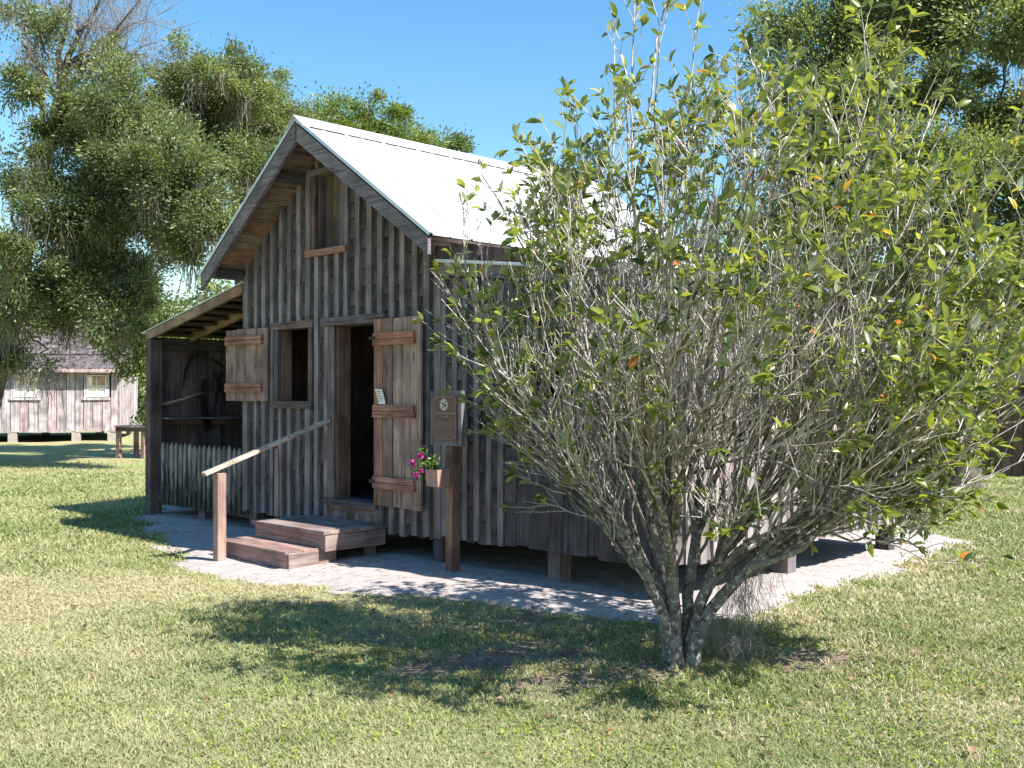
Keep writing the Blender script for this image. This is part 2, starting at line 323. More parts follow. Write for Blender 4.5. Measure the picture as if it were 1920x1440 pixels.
def vnorm(a): return a / np.maximum(np.linalg.norm(a, axis=-1, keepdims=True), 1e-9)
def leaves(pos, direc, normal, length, width, template):
    """place a leaf template (verts in leaf space: x along, y across, z up) at many spots"""
    tv, tf = template
    d = vnorm(direc); nrm = vnorm(normal - d * (normal * d).sum(-1, keepdims=True)); side = np.cross(nrm, d)
    Vt = pos[:, None, :] + d[:, None, :] * (tv[None, :, 0, None] * length[:, None, None]) + side[:, None, :] * (tv[None, :, 1, None] * width[:, None, None]) + nrm[:, None, :] * (tv[None, :, 2, None] * length[:, None, None])
    F = tf[None] + (np.arange(len(pos)) * len(tv))[:, None, None]
    return Vt.reshape(-1, 3), F.reshape(-1, tf.shape[1])
# leaf templates
LEAF_BIG = (np.array([(0, 0, 0), (0.30, 0.42, 0.05), (0.30, 0, 0), (0.30, -0.42, 0.05), (0.66, 0.43, 0.02), (0.66, 0, -0.05), (0.66, -0.43, 0.02), (1.0, 0, -0.16)], float),
            np.array([(0, 2, 1), (0, 3, 2), (1, 2, 5), (1, 5, 4), (2, 3, 6), (2, 6, 5), (4, 5, 7), (5, 6, 7)]))
LEAF_SMALL = (np.array([(0, 0, 0), (0.5, 0.5, 0.06), (1, 0, -0.06), (0.5, -0.5, 0.06)], float), np.array([(0, 2, 1), (0, 3, 2)]))
def rand_dirs(n): return vnorm(rng.normal(size=(n, 3)))

# ------------------------------------------------------------------ ground
def gz(x, y):
    return 0.018 * np.sin(x * 0.9 + 1.3) * np.cos(y * 0.7) + 0.012 * np.sin(x * 2.3 + y * 1.7)
def hnoise(x, y, s, seed):
    return .5 + .5 * np.sin(x * s + seed + 1.7 * np.sin(y * s * .8 + seed * 2)) * np.sin(y * s * 1.1 - seed + 1.3 * np.sin(x * s * .7 + seed))
def soilness(x, y):
    zone = np.exp(-(((x - .6) / 2.3) ** 2 + ((y - 6.7) / 1.3) ** 2)); m = .55 * hnoise(x, y, 3.3, 3.1) + .45 * hnoise(x, y, 8.1, 1.4)
    return np.clip((m + .38 * zone - .78) * 5, 0, 1) * np.clip(zone * 1.5 + .05, 0, 1)
def dryness(x, y):
    a = np.exp(-(((x + 3.6) / 2.2) ** 2 + ((y - 8.6) / 1.5) ** 2)) * 0.9
    b = np.exp(-(((x + 0.9) / 2.0) ** 2 + ((y - 8.25) / 0.35) ** 2)) * 0.7
    nz = 0.5 + 0.25 * np.sin(x * 1.7 + 2 * np.sin(y * 1.1)) + 0.25 * np.sin(y * 2.9 + 1.5 * np.sin(x * 2.1))
    return np.clip(a + b + 0.30 * nz * (x < 1.0) + 0.12 * nz, 0, 1)
xs = np.concatenate([[-600, -200, -80, -40], np.arange(-24, 24.01, 0.2), [40, 80, 200, 600]])
ys = np.concatenate([[-300, -60, -20, -5, 0], np.arange(2, 44.01, 0.2), [60, 90, 150, 300, 800]])
GX, GY = np.meshgrid(xs, ys); near = (np.abs(GX) < 24) & (GY > 1) & (GY < 44)
GZ = np.where(near, gz(GX, GY), 0)
nx_, ny_ = len(xs), len(ys); idx = np.arange(nx_ * ny_).reshape(ny_, nx_)
F = np.stack([idx[:-1, :-1], idx[:-1, 1:], idx[1:, 1:], idx[1:, :-1]], -1).reshape(-1, 4)
gm = fast_mesh('ground', np.stack([GX.ravel(), GY.ravel(), GZ.ravel()], -1), F, M['lawn'], smooth=True)
a = gm.attributes.new('dry', 'FLOAT', 'POINT'); a.data.foreach_set('value', np.where(near, dryness(GX, GY), 0).ravel().astype(np.float32))
a = gm.attributes.new('soil', 'FLOAT', 'POINT'); a.data.foreach_set('value', np.where(near, soilness(GX, GY), 0).ravel().astype(np.float32))
tag(link('ground', gm), kind='structure')

# sand around and under the house
SANDP = np.array([(-4.9, 13.6), (-4.4, 12.5), (-3.8, 11.4), (-3.3, 10.4), (-2.85, 9.55), (-2.1, 8.85), (-1.12, 8.42), (-0.25, 7.98), (0.55, 7.55), (1.05, 7.26), (1.42, 7.26), (1.72, 7.58), (2.27, 8.15), (2.93, 8.86),
                  (3.76, 9.85), (4.40, 10.5), (4.95, 11.4), (4.4, 13.2), (1.5, 16.0), (-1.2, 17.6), (-3.5, 17.0), (-5.0, 15.0)])
def sand_sdf(x, y):
    """signed distance (m) to the sand's edge, positive inside"""
    P = SANDP; Q = np.roll(P, -1, 0); dmin = np.full(x.shape, 1e9); inside = np.zeros(x.shape, bool)
    for (ax, ay), (bx, by) in zip(P, Q):
        ex, ey = bx - ax, by - ay; t = np.clip(((x - ax) * ex + (y - ay) * ey) / (ex * ex + ey * ey), 0, 1)
        dmin = np.minimum(dmin, np.hypot(x - ax - t * ex, y - ay - t * ey))
        inside ^= ((ay > y) != (by > y)) & (x < ex * (y - ay) / (ey if ey else 1e-9) + ax)
    wob = 0.10 * np.sin(x * 4.1 + 1.7 * np.sin(y * 3.3)) + 0.06 * np.sin(y * 9.7 + x * 6.1 + np.sin(x * 5)) + 0.04 * np.sin(x * 21 + y * 17)
    return np.where(inside, dmin, -dmin) + wob
sx = np.arange(-6.6, 6.2, 0.06); sy = np.arange(6.8, 18.6, 0.06)
SX, SY = np.meshgrid(sx, sy); SD = sand_sdf(SX, SY)
SZ = gz(SX, SY) + np.clip(SD * 0.12, -0.03, 0.028) + 0.006 * np.sin(SX * 11 + SY * 5) * np.sin(SY * 9 - SX * 4)
idx = np.arange(len(sx) * len(sy)).reshape(len(sy), len(sx)); ok = SD > -0.2
F = np.stack([idx[:-1, :-1], idx[:-1, 1:], idx[1:, 1:], idx[1:, :-1]], -1)
okf = ok[:-1, :-1] & ok[:-1, 1:] & ok[1:, 1:] & ok[1:, :-1]
F = F[okf]; used, inv = np.unique(F, return_inverse=True)
SV = np.stack([SX.ravel(), SY.ravel(), SZ.ravel()], -1)[used]
sm = fast_mesh('sand', SV, inv.reshape(F.shape), M['sand'], smooth=True)
tag(link('sand', sm), kind='structure')

# ------------------------------------------------------------------ THE HOUSE
HP = (-3.08, 12.12, 0.0); HR = -R(45)                 # x along the front wall, y back, z up
uu = np.array([math.cos(HR), math.sin(HR)]); vv = np.array([-math.sin(HR), math.cos(HR)])
def hw(s, t, z=0.0):
    p = np.array(HP[:2]) + s * uu + t * vv; return (float(p[0]), float(p[1]), z)
house = tag(empty('wooden_house', HP, HR), 'weathered grey board house with white metal gable roof and lean-tos on both sides', 'house')
DEPTH = 3.95
RS, RZ, EZ = 1.70, 4.40, 3.02
EL, ER = -0.24, 3.77                                  # eaves
def roof_z(s): return RZ - (RZ - EZ) * ((s - RS) / (ER - RS) if s > RS else (RS - s) / (RS - EL))
def lean_r(s): return 2.84 - (s - 3.4) * 0.118
def top_z(s):
    if s > 3.42: return lean_r(s) - 0.13
    return roof_z(s) - 0.10
cands = []                                             # (nearness score, mesh maker, parent) for shakes
def shake(parent, frame, x0, x1, z0, z1, proud, score):
    cands.append((score, parent, frame, x0, x1, z0, z1, proud, random.random()))
OPEN_F = [(1.76, 2.54, 0.40, 2.38), (0.62, 1.39, 1.47, 2.40), (1.36, 1.96, 3.08, 4.0), (4.32, 5.06, 1.50, 2.40)]
def blocked(x0, x1, z0, z1, opens):
    """cut a z-interval by openings, returns list of free intervals"""
    iv = [(z0, z1)]
    for ox0, ox1, oz0, oz1 in opens:
        if x1 <= ox0 + 0.03 or x0 >= ox1 - 0.03: continue
        nv = []
        for a, b in iv:
            if b <= oz0 or a >= oz1: nv.append((a, b)); continue
            if a < oz0: nv.append((a, oz0))
            if b > oz1: nv.append((oz1, b))
        iv = nv
    return [(a, b) for a, b in iv if b - a > 0.03]
def batten_mesh(w, z0, z1, th, topslope=0.0):
    b = MB(); n = max(2, int((z1 - z0) / 0.22)); V = []
    ph = random.random() * 9
    for i in range(n + 1):
        z = z0 + (z1 - z0) * i / n; j = random.uniform(-1, 1) * 0.003; k = random.uniform(-1, 1) * 0.003
        zz = z
        l, r = -w / 2 + j, w / 2 + k; y = -th + random.uniform(-1, 1) * 0.003
        sl = topslope if i == n else 0
        V += [(l, 0, zz - sl * (-w / 2)), (l, y, zz - sl * (-w / 2)), (r, y, zz - sl * w / 2), (r, 0, zz - sl * w / 2)]
    F = [(0, 3, 2, 1)]
    for i in range(n):
        o = i * 4
        for j in range(4): F.append((o + j, o + (j + 1) % 4, o + 4 + (j + 1) % 4, o + 4 + j))
    o = n * 4; F.append((o, o + 1, o + 2, o + 3))
    return b.add(V, F)
# wall backing (real thickness, real openings)
wall_f = MB()
TH = 0.115
def backing(b, x0, x1, zb, opens, topf, y0=0.0, y1=TH):
    cuts = sorted(set([x0, x1] + [c for o in opens for c in (o[0], o[1]) if x0 < c < x1] + list(np.arange(x0, x1, 0.34)[1:])))
    for a, c in zip(cuts[:-1], cuts[1:]):
        iv = [(zb, None)]
        free = blocked(a + 0.001, c - 0.001, zb, 9, [(o[0] - 0.04, o[1] + 0.04, o[2], o[3]) for o in opens if o[0] < c - 1e-4 and o[1] > a + 1e-4])
        for z0, z1 in free:
            if z1 > 8: b.add([(a, y0, z0), (c, y0, z0), (c, y1, z0), (a, y1, z0), (a, y0, topf(a + 1e-5)), (c, y0, topf(c - 1e-5)), (c, y1, topf(c - 1e-5)), (a, y1, topf(a + 1e-5))],
                             [(0, 3, 2, 1), (4, 5, 6, 7), (0, 1, 5, 4), (1, 2, 6, 5), (2, 3, 7, 6), (3, 0, 4, 7)])
            else: b.box(a, c, y0, y1, z0, z1)
OP_STRUCT = [(1.80, 2.51, 0.53, 2.31), (0.72, 1.31, 1.53, 2.32), (1.44, 1.90, 3.16, 3.92), (4.42, 5.0, 1.56, 2.33)]
backing(wall_f, 0.0, RS, 0.30, OP_STRUCT, top_z); backing(wall_f, RS, 3.4, 0.30, OP_STRUCT, top_z)
backing(wall_f, 3.4 + 1e-3, 6.05, 0.34, OP_STRUCT, top_z)
front = wall_f.build('front_wall', M['shake'], house)
# side wall at s = 6.05 faces +x; local frame of its own: x runs back along the wall
side_e = MB(); backing(side_e, 0.0, DEPTH, 0.36, [], lambda s: lean_r(6.05) - 0.10)
side = side_e.build('side_wall', M['shake'], house); side.location = (6.05, 0.0, 0); side.rotation_euler = (0, 0, R(90))
# upper side wall of main block above the lean-to roof, and the far and left walls (close the house)
b = MB(); b.box(3.24, 3.4, TH, DEPTH, 0.3, 3.12); up_side = b.build('upper_side_wall', M['wood_z'], house)
b = MB()
for i in range(int((DEPTH - 0.02) / 0.19)):
    y = 0.12 + i * 0.19; MB_ = MB(); MB_.box(3.4, 3.42 + random.uniform(0, .006), y, y + 0.18, 2.70, 3.14); MB_.build('board', M['wood_z'], up_side)
b = MB(); b.box(0, TH, TH, DEPTH, 0.3, 3.02); b.build('left_wall', M['wood_z'], house)
b = MB(); b.prism([(0, 0.3), (6.05, 0.36), (6.05, lean_r(6.05) - .05), (3.41, lean_r(3.41) - .05), (3.41, 3.1), (1.7, 4.3), (0, 3.05)], DEPTH, DEPTH + 0.1); b.build('rear_wall', M['wood_z'], house)
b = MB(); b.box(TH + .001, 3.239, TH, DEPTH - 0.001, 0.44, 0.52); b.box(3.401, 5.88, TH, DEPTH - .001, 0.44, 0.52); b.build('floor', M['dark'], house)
b = MB(); b.box(0.02, 6., 0.03, 0.15, 0.30, 0.44); b.box(0.02, 6., DEPTH - 0.12, DEPTH - 0.001, 0.30, 0.44); b.box(5.9, 6.04, 0.2, DEPTH - .2, 0.36, 0.44)

# columns: battens and shakes
def column_set(parent, frame, x0, x1, pitch, bw, zb, topf, opens, proud_b, rowh, score0, zslope=0.0, flush=False, slopef=lambda s: 0.0, dscore=0.0):
    x = x0; i = 0; stag = 0
    while x < x1 - 0.02:
        p = pitch * random.uniform(0.89, 1.11); xb0, xb1 = x, min(x + bw * random.uniform(0.82, 1.18), x1)
        xs1 = min(x + p, x1)
        if not flush:
            for a, c in blocked(xb0, xb1, zb + random.uniform(-.02, .02), topf((xb0 + xb1) / 2), opens):
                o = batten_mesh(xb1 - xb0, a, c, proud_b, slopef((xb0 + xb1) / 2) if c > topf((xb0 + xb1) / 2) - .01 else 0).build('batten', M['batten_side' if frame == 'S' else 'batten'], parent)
                o.location = ((xb0 + xb1) / 2, 0, 0)
        if flush: xb1 = xb0
        s0, s1 = xb1, xs1
        if s1 - s0 > 0.02:
            z = zb + random.uniform(-.01, .01); stag = random.uniform(0, rowh) if flush else (rowh * 0.5 * (i % 2) + random.uniform(-.02, .02))
            first = True; pr = random.uniform(0.0, 0.012) if flush else 0.0
            tz = topf((s0 + s1) / 2)
            zz = z
            while zz < tz - 0.03:
                h = rowh * random.uniform(0.85, 1.15)
                if first: h = 0.5 * rowh + stag + (rowh if flush else 0); first = False
                ze = min(zz + h, tz)
                if tz - ze < 0.06: ze = tz
                for a, c in blocked(s0, s1, zz, ze, opens):
                    shake(parent, frame, s0 - (0 if flush else 0.008), s1 + (0 if flush else 0.008), a, c, pr + random.uniform(0, .004), score0 + dscore * (s0 + s1) / 2 + 0.001 * random.random())
                zz = ze
        x = xs1; i += 1
slope_r = lambda s: ((RZ - EZ) / (ER - RS)) if s > RS else -(RZ - EZ) / (RS - EL)
column_set(front, 'F', 0.045, 3.36, 0.178, 0.072, 0.255, lambda s: top_z(s) - 0.02, OPEN_F, 0.058, 0.185, 10.0, slopef=slope_r, dscore=-1.0)
column_set(front, 'F', 3.48, 4.30, 0.150, 0.066, 0.28, lambda s: lean_r(s) - 0.14, OPEN_F, 0.047, 0.21, 3.0)
column_set(front, 'F', 4.30, 5.96, 0.135, 0.0, 0.30, lambda s: lean_r(s) - 0.14, OPEN_F, 0.03, 0.24, 3.0, flush=True)
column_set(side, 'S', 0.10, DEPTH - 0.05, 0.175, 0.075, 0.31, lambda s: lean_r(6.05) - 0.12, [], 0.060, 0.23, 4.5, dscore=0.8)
cands.sort(key=lambda c: c[0])
box_cache = {}
rest = {}
for k, (sc_, par, fr_, x0, x1, z0, z1, pr, rv) in enumerate(cands):
    g = 0.004
    flat_ = par is front and x0 > 4.25; tl = .011 if flat_ else .021
    if k < 300:
        key = (round((x1 - x0) / 0.012), round((z1 - z0) / 0.02), flat_, fr_)
        if key not in box_cache:
            bb = MB(); W, H = key[0] * 0.012, max(0.02, key[1] * 0.02)
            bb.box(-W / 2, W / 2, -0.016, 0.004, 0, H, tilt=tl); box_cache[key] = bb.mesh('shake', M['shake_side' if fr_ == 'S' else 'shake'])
        o = link('shake', box_cache[key], par, ((x0 + x1) / 2, -0.001 - pr, z0 + random.uniform(-.006, .006)))
    else:
        rest.setdefault(par.name, (par, MB()))[1].box(x0, x1, -0.011 - pr, -0.0005, z0, z1 - 0.002, var=0.01 + rv * 0.98, tilt=tl)
for nm, (par, bb) in rest.items():
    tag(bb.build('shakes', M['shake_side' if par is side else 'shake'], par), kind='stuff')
# corner boards, lean-to fascia, trim
def part(name, mat, fn, parent=house):
    b_ = MB(); fn(b_); return b_.build(name, M[mat], parent)
part('corner_board', 'batten', lambda b: b.box(-0.02, 0.045, -0.045, 0.10, 0.25, 2.98))
part('corner_board', 'batten', lambda b: b.box(3.38, 3.475, -0.052, 0.0, 0.27, lean_r(3.43) - .135))
part('corner_board', 'batten', lambda b: b.box(5.96, 6.075, -0.035, 0.0, 0.32, lean_r(6.05) - .135))
part('corner_board', 'batten', lambda b: b.box(6.05, 6.09, 0.0, 0.10, 0.32, lean_r(6.05) - .10))
part('corner_board', 'batten', lambda b: b.box(6.05, 6.1, DEPTH - .05, DEPTH + .1, 0.32, lean_r(6.05) - .10))
part('replacement_board', 'post', lambda b: b.box(0.70, 0.775, -0.072, -0.060, 0.25, 1.0))
# gable door frame, window frames
part('door_frame', 'wood_z', lambda b: b.box(1.64, 1.80, -0.055, 0.0, 0.50, 2.31))
part('door_lintel', 'wood_x', lambda b: b.box(1.60, 2.66, -0.085, 0.0, 2.312, 2.40))
part('door_jamb', 'jamb', lambda b: b.box(1.80, 1.83, -0.02, TH + .02, 0.53, 2.31))
part('door_jamb', 'jamb', lambda b: b.box(2.49, 2.51, -0.02, TH + .02, 0.53, 2.31))
part('door_sill', 'wood_x', lambda b: b.box(1.66, 2.56, -0.10, TH, 0.47, 0.528))
part('sill_beam', 'wood_x', lambda b: b.box(1.70, 2.54, -0.05, 0.0, 0.335, 0.468))
win = MB(); win.box(0.62, 0.72, -0.045, 0, 1.53, 2.32); wnd = win.build('window', M['wood_z'], house)
part('frame', 'wood_z', lambda b: b.box(1.31, 1.385, -0.045, 0, 1.53, 2.32), wnd)
part('frame', 'wood_x', lambda b: b.box(0.60, 1.41, -0.06, 0, 2.322, 2.40), wnd)
part('sill', 'wood_x', lambda b: b.box(0.60, 1.41, -0.075, 0, 1.45, 1.528), wnd)
part('jamb', 'jamb', lambda b: b.box(0.70, 0.725, -0.0, TH + .02, 1.53, 2.32), wnd)
att = MB(); att.box(1.38, 1.44, -0.05, 0, 3.13, 3.93); atw = att.build('attic_hatch', M['wood_z'], house)
part('frame', 'wood_z', lambda b: b.box(1.90, 1.96, -0.05, 0, 3.13, 3.93), atw)
part('frame', 'wood_x', lambda b: b.box(1.36, 2.0, -0.06, 0, 3.932, 3.99), atw)
part('sill', 'door_x', lambda b: b.box(1.30, 2.03, -0.09, 0, 3.065, 3.128), atw)
for i in range(3): part('plank', 'shed', lambda b: b.box(1.445 + i * .152, 1.445 + i * .152 + .147, 0.07 + .004 * i, 0.095 + .004 * i, 3.16, 3.92), atw)
part('frame', 'wood_z', lambda b: b.box(1.44, 1.47, 0.0, 0.07, 3.16, 3.92), atw)
w2 = MB(); w2.box(4.33, 4.42, -0.05, 0, 1.56, 2.33); w2o = w2.build('window', M['wood_z'], house)
part('frame', 'wood_z', lambda b: b.box(5.0, 5.07, -0.05, 0, 1.56, 2.33), w2o)
part('frame', 'wood_x', lambda b: b.box(4.33, 5.08, -0.06, 0, 2.332, 2.41), w2o)
part('sill', 'wood_x', lambda b: b.box(4.32, 5.09, -0.07, 0, 1.48, 1.558), w2o)

def ledged(name, x0, w, h, n, ledges, loc, rz, mats=('door', 'door_x'), hand=True, lab=None):
    r = empty(name, loc, rz); r.parent = house
    if lab: r['label'] = lab
    x = x0
    ws = [random.uniform(.85, 1.15) for _ in range(n)]; tot = sum(ws)
    for i in range(n):
        pw = w * ws[i] / tot
        o = part('plank', mats[0], lambda b: b.box(x + .0055, x + pw - .0055, -0.012 + random.uniform(-.003, .003), 0.012, random.uniform(-.006, .004), h + random.uniform(-.006, .004)), r)
        x += pw
    for lz, lh in ledges:
        bb = MB(); xl0, xl1 = x0 + .02, x0 + w * 0.9
        # a split, weathered ledge: two slivers with a crack between
        bb.box(xl0, xl1, -0.042, -0.0125, lz, lz + lh * .46); bb.box(xl0, xl1 - .01, -0.040, -0.0125, lz + lh * .52, lz + lh)
        bb.build('ledge', M[mats[1]], r)
    return r
door = ledged('door', 0.0, 0.76, 1.82, 5, [(0.17, .115), (0.86, .12), (1.56, .12)], (2.53, -0.09, 0.52), -R(2.0))
hb = MB()
for lz in (.22, 1.62): hb.box(-0.03, 0.06, -0.05, -0.043, lz, lz + .03)
hb.build('hinge', M['iron'], door)
sh1 = ledged('shutter', -0.86, 0.83, 0.82, 4, [(0.10, .10), (0.64, .10)], (0.62, -0.085, 1.53), R(3))
lm = MB(); lm.box(-0.88, -0.85, -0.03, -0.013, .42, .46); lm.build('latch', M['iron'], sh1)
sh2 = ledged('shutter', 0.0, 0.55, 0.80, 3, [(0.08, .09), (0.62, .09)], (5.10, -0.075, 1.54), -R(2), lab='reddish brown shutter half hidden behind the bush')

# lean-to front fascia
bb = MB(); z0, z1 = lean_r(3.40), lean_r(6.12)
bb.prism([(3.40, z0 - .125), (6.12, z1 - .125), (6.12, z1 - .012), (3.40, z0 - .012)], -0.075, -0.036); bb.build('fascia_board', M['wood_x'], house)
# roofs -------------------------------------------------------------
T0, T1 = -0.46, DEPTH + 0.42
def roof_side(e_s, e_z, name):
    r_s, r_z = RS, RZ
    d = Vector((e_s - r_s, 0, e_z - r_z)); L = d.length; d.normalize(); nrm = Vector((-d.z, 0, d.x)) if d.x > 0 else Vector((d.z, 0, -d.x))
    # decking
    bb = MB(); a = Vector((r_s, 0, r_z)) - nrm * 0.045; c = Vector((e_s, 0, e_z)) - nrm * 0.045
    V = []
    for y in (T0 + .04, T1 - .04):
        for p in (a, c, c + nrm * .02, a + nrm * .02): V.append((p.x, y, p.z))
    bb.add(V, [(0, 1, 2, 3), (7, 6, 5, 4), (0, 4, 5, 1), (1, 5, 6, 2), (2, 6, 7, 3), (3, 7, 4, 0)])
    rf = bb.build(name, M['soffit'], house)
    n = 10; w = (T1 - T0) / n
    for i in range(n):
        pb = MB(); y0 = T0 + i * w; prof = [(0, 0.0), (.012, .020), (.030, .020), (.042, 0.002), (w * .5 - .02, 0.002), (w * .5, .010), (w * .5 + .02, .002), (w - 0.014, 0.003)]
        V = []; ex = 0.03
        for (dy, dz) in prof:
            for tt in (0.02, L + ex): p = Vector((r_s, y0 + dy, r_z)) + d * tt + nrm * (dz + .001 * (i % 2)); V.append((p.x, p.y, p.z))
        for (dy, dz) in prof:
            for tt in (0.02, L + ex): p = Vector((r_s, y0 + dy, r_z)) + d * tt + nrm * (dz + .001 * (i % 2) - .006); V.append((p.x, p.y, p.z))
        k = len(prof); Fs = []
        for j in range(k - 1):
            Fs.append((2 * j, 2 * j + 1, 2 * j + 3, 2 * j + 2)); q = 2 * k; Fs.append((q + 2 * j, q + 2 * j + 2, q + 2 * j + 3, q + 2 * j + 1))
            Fs.append((2 * j + 1, q + 2 * j + 1, q + 2 * j + 3, 2 * j + 3)); Fs.append((2 * j, 2 * j + 2, q + 2 * j + 2, q + 2 * j))
        Fs.append((0, 2 * k, 2 * k + 1, 1)); Fs.append((2 * k - 2, 2 * k - 1, 4 * k - 1, 4 * k - 2))
        pb.add(V, Fs); pb.build('metal_sheet', M['roof'], rf)
    # barge board at the front and rear rakes
    for y in (T0, T1 - .04):
        bb = MB(); a = Vector((r_s, y, r_z)) - nrm * .03; c = a + d * (L + .02)
        dn = Vector((0, 0, -1)) * 0.15
        V = [(a.x, y, a.z), (c.x, y, c.z), (c.x + dn.x, y, c.z + dn.z * 1.0), (a.x, y, a.z - .18)]
        V += [(x_, y + .038, z_) for x_, _, z_ in V]
        bb.add(V, [(0, 3, 2, 1), (4, 5, 6, 7), (0, 1, 5, 4), (1, 2, 6, 5), (2, 3, 7, 6), (3, 0, 4, 7)]); bb.build('barge_board', M['wood_x'], rf)
    bb = MB(); a = Vector((r_s, 0, r_z)) + nrm * .022; c = a + d * (L + .035)
    bb.add([(a.x, T0 - .012, a.z), (c.x, T0 - .012, c.z), (c.x, T0 + .03, c.z), (a.x, T0 + .03, a.z), (a.x - nrm.x * .03, T0 - .012, a.z - nrm.z * .03), (c.x - nrm.x * .03, T0 - .012, c.z - nrm.z * .03)],
           [(0, 1, 2, 3), (4, 5, 1, 0)]); bb.build('edge_flashing', M['roofedge'], rf)
    # underside sheathing boards (run with the ridge), lookouts and rafter tails
    nb = 9; bwid = (L - .12) / nb
    for i in range(nb):
        bb = MB(); a = Vector((r_s, 0, r_z)) - nrm * 0.072 + d * (.10 + i * bwid); c = a + d * (bwid - .008); th = nrm * (.02 + .004 * (i % 3))
        V = []
        for y in (T0 + .04, -0.002):
            for p in (a, c, c + th, a + th): V.append((p.x, y, p.z))
        bb.add(V, [(0, 1, 2, 3), (7, 6, 5, 4), (0, 4, 5, 1), (1, 5, 6, 2), (2, 6, 7, 3), (3, 7, 4, 0)]); bb.build('sheathing_board', M['soffit'], rf)
    sgn = 1 if d.x > 0 else -1
    for fr_ in (0.28, 0.93):
        p = Vector((r_s, 0, r_z)) + d * (L * fr_) - nrm * .125
        bb = MB(); bb.beam((p.x, T0 + .04, p.z), (p.x, -0.06, p.z), .09, .09); bb.build('lookout', M['wood_y'], rf)
    for y in np.arange(0.25, DEPTH, 0.6):
        bb = MB(); a = Vector((r_s, y, r_z)) + d * (L - .55) - nrm * .11; c = a + d * .52; bb.beam(a, c, .05, .10); bb.build('rafter_tail', M['wood_x'], rf)
    return rf
roof = roof_side(ER, EZ, 'right_roof_slope'); roof_l = roof_side(EL, 2.98, 'left_roof_slope')
bb = MB(); y0, y1 = T0 - .03, T1 + .03
for sgn, e_s, e_z in ((1, ER, EZ), (-1, EL, 2.98)):
    d = Vector((e_s - RS, 0, e_z - RZ)).normalized(); up = Vector((0, 0, 1))
    a = Vector((RS, 0, RZ + .045)); c = Vector((RS, 0, RZ)) + d * .20 + Vector((0, 0, .034))
    bb.add([(a.x, y0, a.z), (a.x, y1, a.z), (c.x, y1, c.z), (c.x, y0, c.z), (a.x, y0, a.z - .012), (a.x, y1, a.z - .012), (c.x, y1, c.z - .010), (c.x, y0, c.z - .010)],
           [(0, 1, 2, 3), (4, 7, 6, 5), (0, 3, 7, 4), (3, 2, 6, 7), (1, 5, 6, 2)])
bb.build('ridge_cap', M['roof'], house)
# right lean-to roof
bb = MB(); V = []
for y in (-0.11, DEPTH + .15):
    for s_, dz in ((3.43, 0), (6.25, 0), (6.25, -.011), (3.43, -.011)): V.append((s_, y, lean_r(s_) + dz))
bb.add(V, [(0, 1, 2, 3), (7, 6, 5, 4), (0, 4, 5, 1), (1, 5, 6, 2), (2, 6, 7, 3), (3, 7, 4, 0)]); rr = bb.build('lean_to_roof', M['roof'], house)
for i in range(9):
    y = -0.10 + i * .46; bb = MB(); bb.prism([(0, 0), (3.0, -3.0 * .118), (3.0, -3.0 * .118 + .018), (0, .018)], 0, .03); bb.build('rib', M['roof'], rr, loc=(3.44, y, lean_r(3.44) + .001))
for y in np.arange(0.1, DEPTH, 0.6):
    bb = MB(); bb.beam((5.95, y, lean_r(5.95) - .068), (6.22, y, lean_r(6.22) - .068), .05, .09); bb.build('rafter_tail', M['wood_x'], rr)
bb = MB(); bb.box(6.2, 6.225, -0.07, DEPTH + .12, lean_r(6.22) - .11, lean_r(6.22) - .02)

# left lean-to -------------------------------------------------------
LZ0, LZ1, LS = 2.90, 2.42, -2.52
def lean_l(s): return LZ0 + (LZ1 - LZ0) * (-s / -LS)
LD = 3.2
bb = MB(); V = []
for y in (-0.09, LD + .15):
    for s_, dz in ((-0.002, 0), (LS, 0), (LS, -.012), (-0.002, -.012)): V.append((s_, y, lean_l(s_) + dz))
bb.add(V, [(3, 2, 1, 0), (4, 5, 6, 7), (1, 5, 4, 0), (2, 6, 5, 1), (3, 7, 6, 2), (0, 4, 7, 3)]); lr = bb.build('lean_to_roof', M['roof'], house)
for i, y in enumerate((-0.055, 0.52, 1.12, 1.72, 2.32, 2.92)):
    bb = MB(); bb.beam((LS + .12, y, lean_l(LS + .12) - (.085 if i else .075)), (-.004, y, lean_l(0) - (.085 if i else .075)), .045, .12 if i else .105); bb.build('rafter', M['tan_x'], lr)
for i in range(8):
    s_ = LS + .02 + i * .312; bb = MB(); bb.box(s_, s_ + .306, -0.03, LD + .1, lean_l(s_) - .040, lean_l(s_) - .0145); bb.build('sheathing_board', M['shed'], lr)
part('corner_post', 'wood_z', lambda b: b.box(-2.36, -2.22, -0.10, 0.06, 0.0, lean_l(-2.3) - .14))
part('corner_post', 'wood_z', lambda b: b.box(-2.40, -2.365, -0.06, 0.12, 0.10, lean_l(-2.4) - .14))
part('corner_post', 'wood_z', lambda b: b.box(-2.36, -2.24, LD - .06, LD + .06, 0.0, 2.3))
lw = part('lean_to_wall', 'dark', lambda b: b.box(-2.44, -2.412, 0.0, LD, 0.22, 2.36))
y = 0.0
while y < LD:
    bw_ = random.uniform(.17, .24); o = part('board', 'wood_z', lambda b: b.box(-2.41, -2.385 + random.uniform(0, .006), y + .004, min(y + bw_, LD) - .004, 0.2 + random.uniform(-.02, .02), 2.36), lw)
    y += bw_
part('plate_beam', 'wood_y', lambda b: b.box(-2.38, -2.30, 0.062, LD - .07, 2.20, 2.34))
part('wall_rail', 'wood_y', lambda b: b.box(-2.375, -2.31, 0.062, LD - .07, 1.20, 1.27))
part('shelf', 'wood_y', lambda b: b.box(-2.375, -2.05, 0.07, LD - .07, 1.275, 1.30))
bk = part('lean_to_back_wall', 'dark', lambda b: b.box(-2.38, -0.03, LD, LD + .03, 0.2, 2.4))
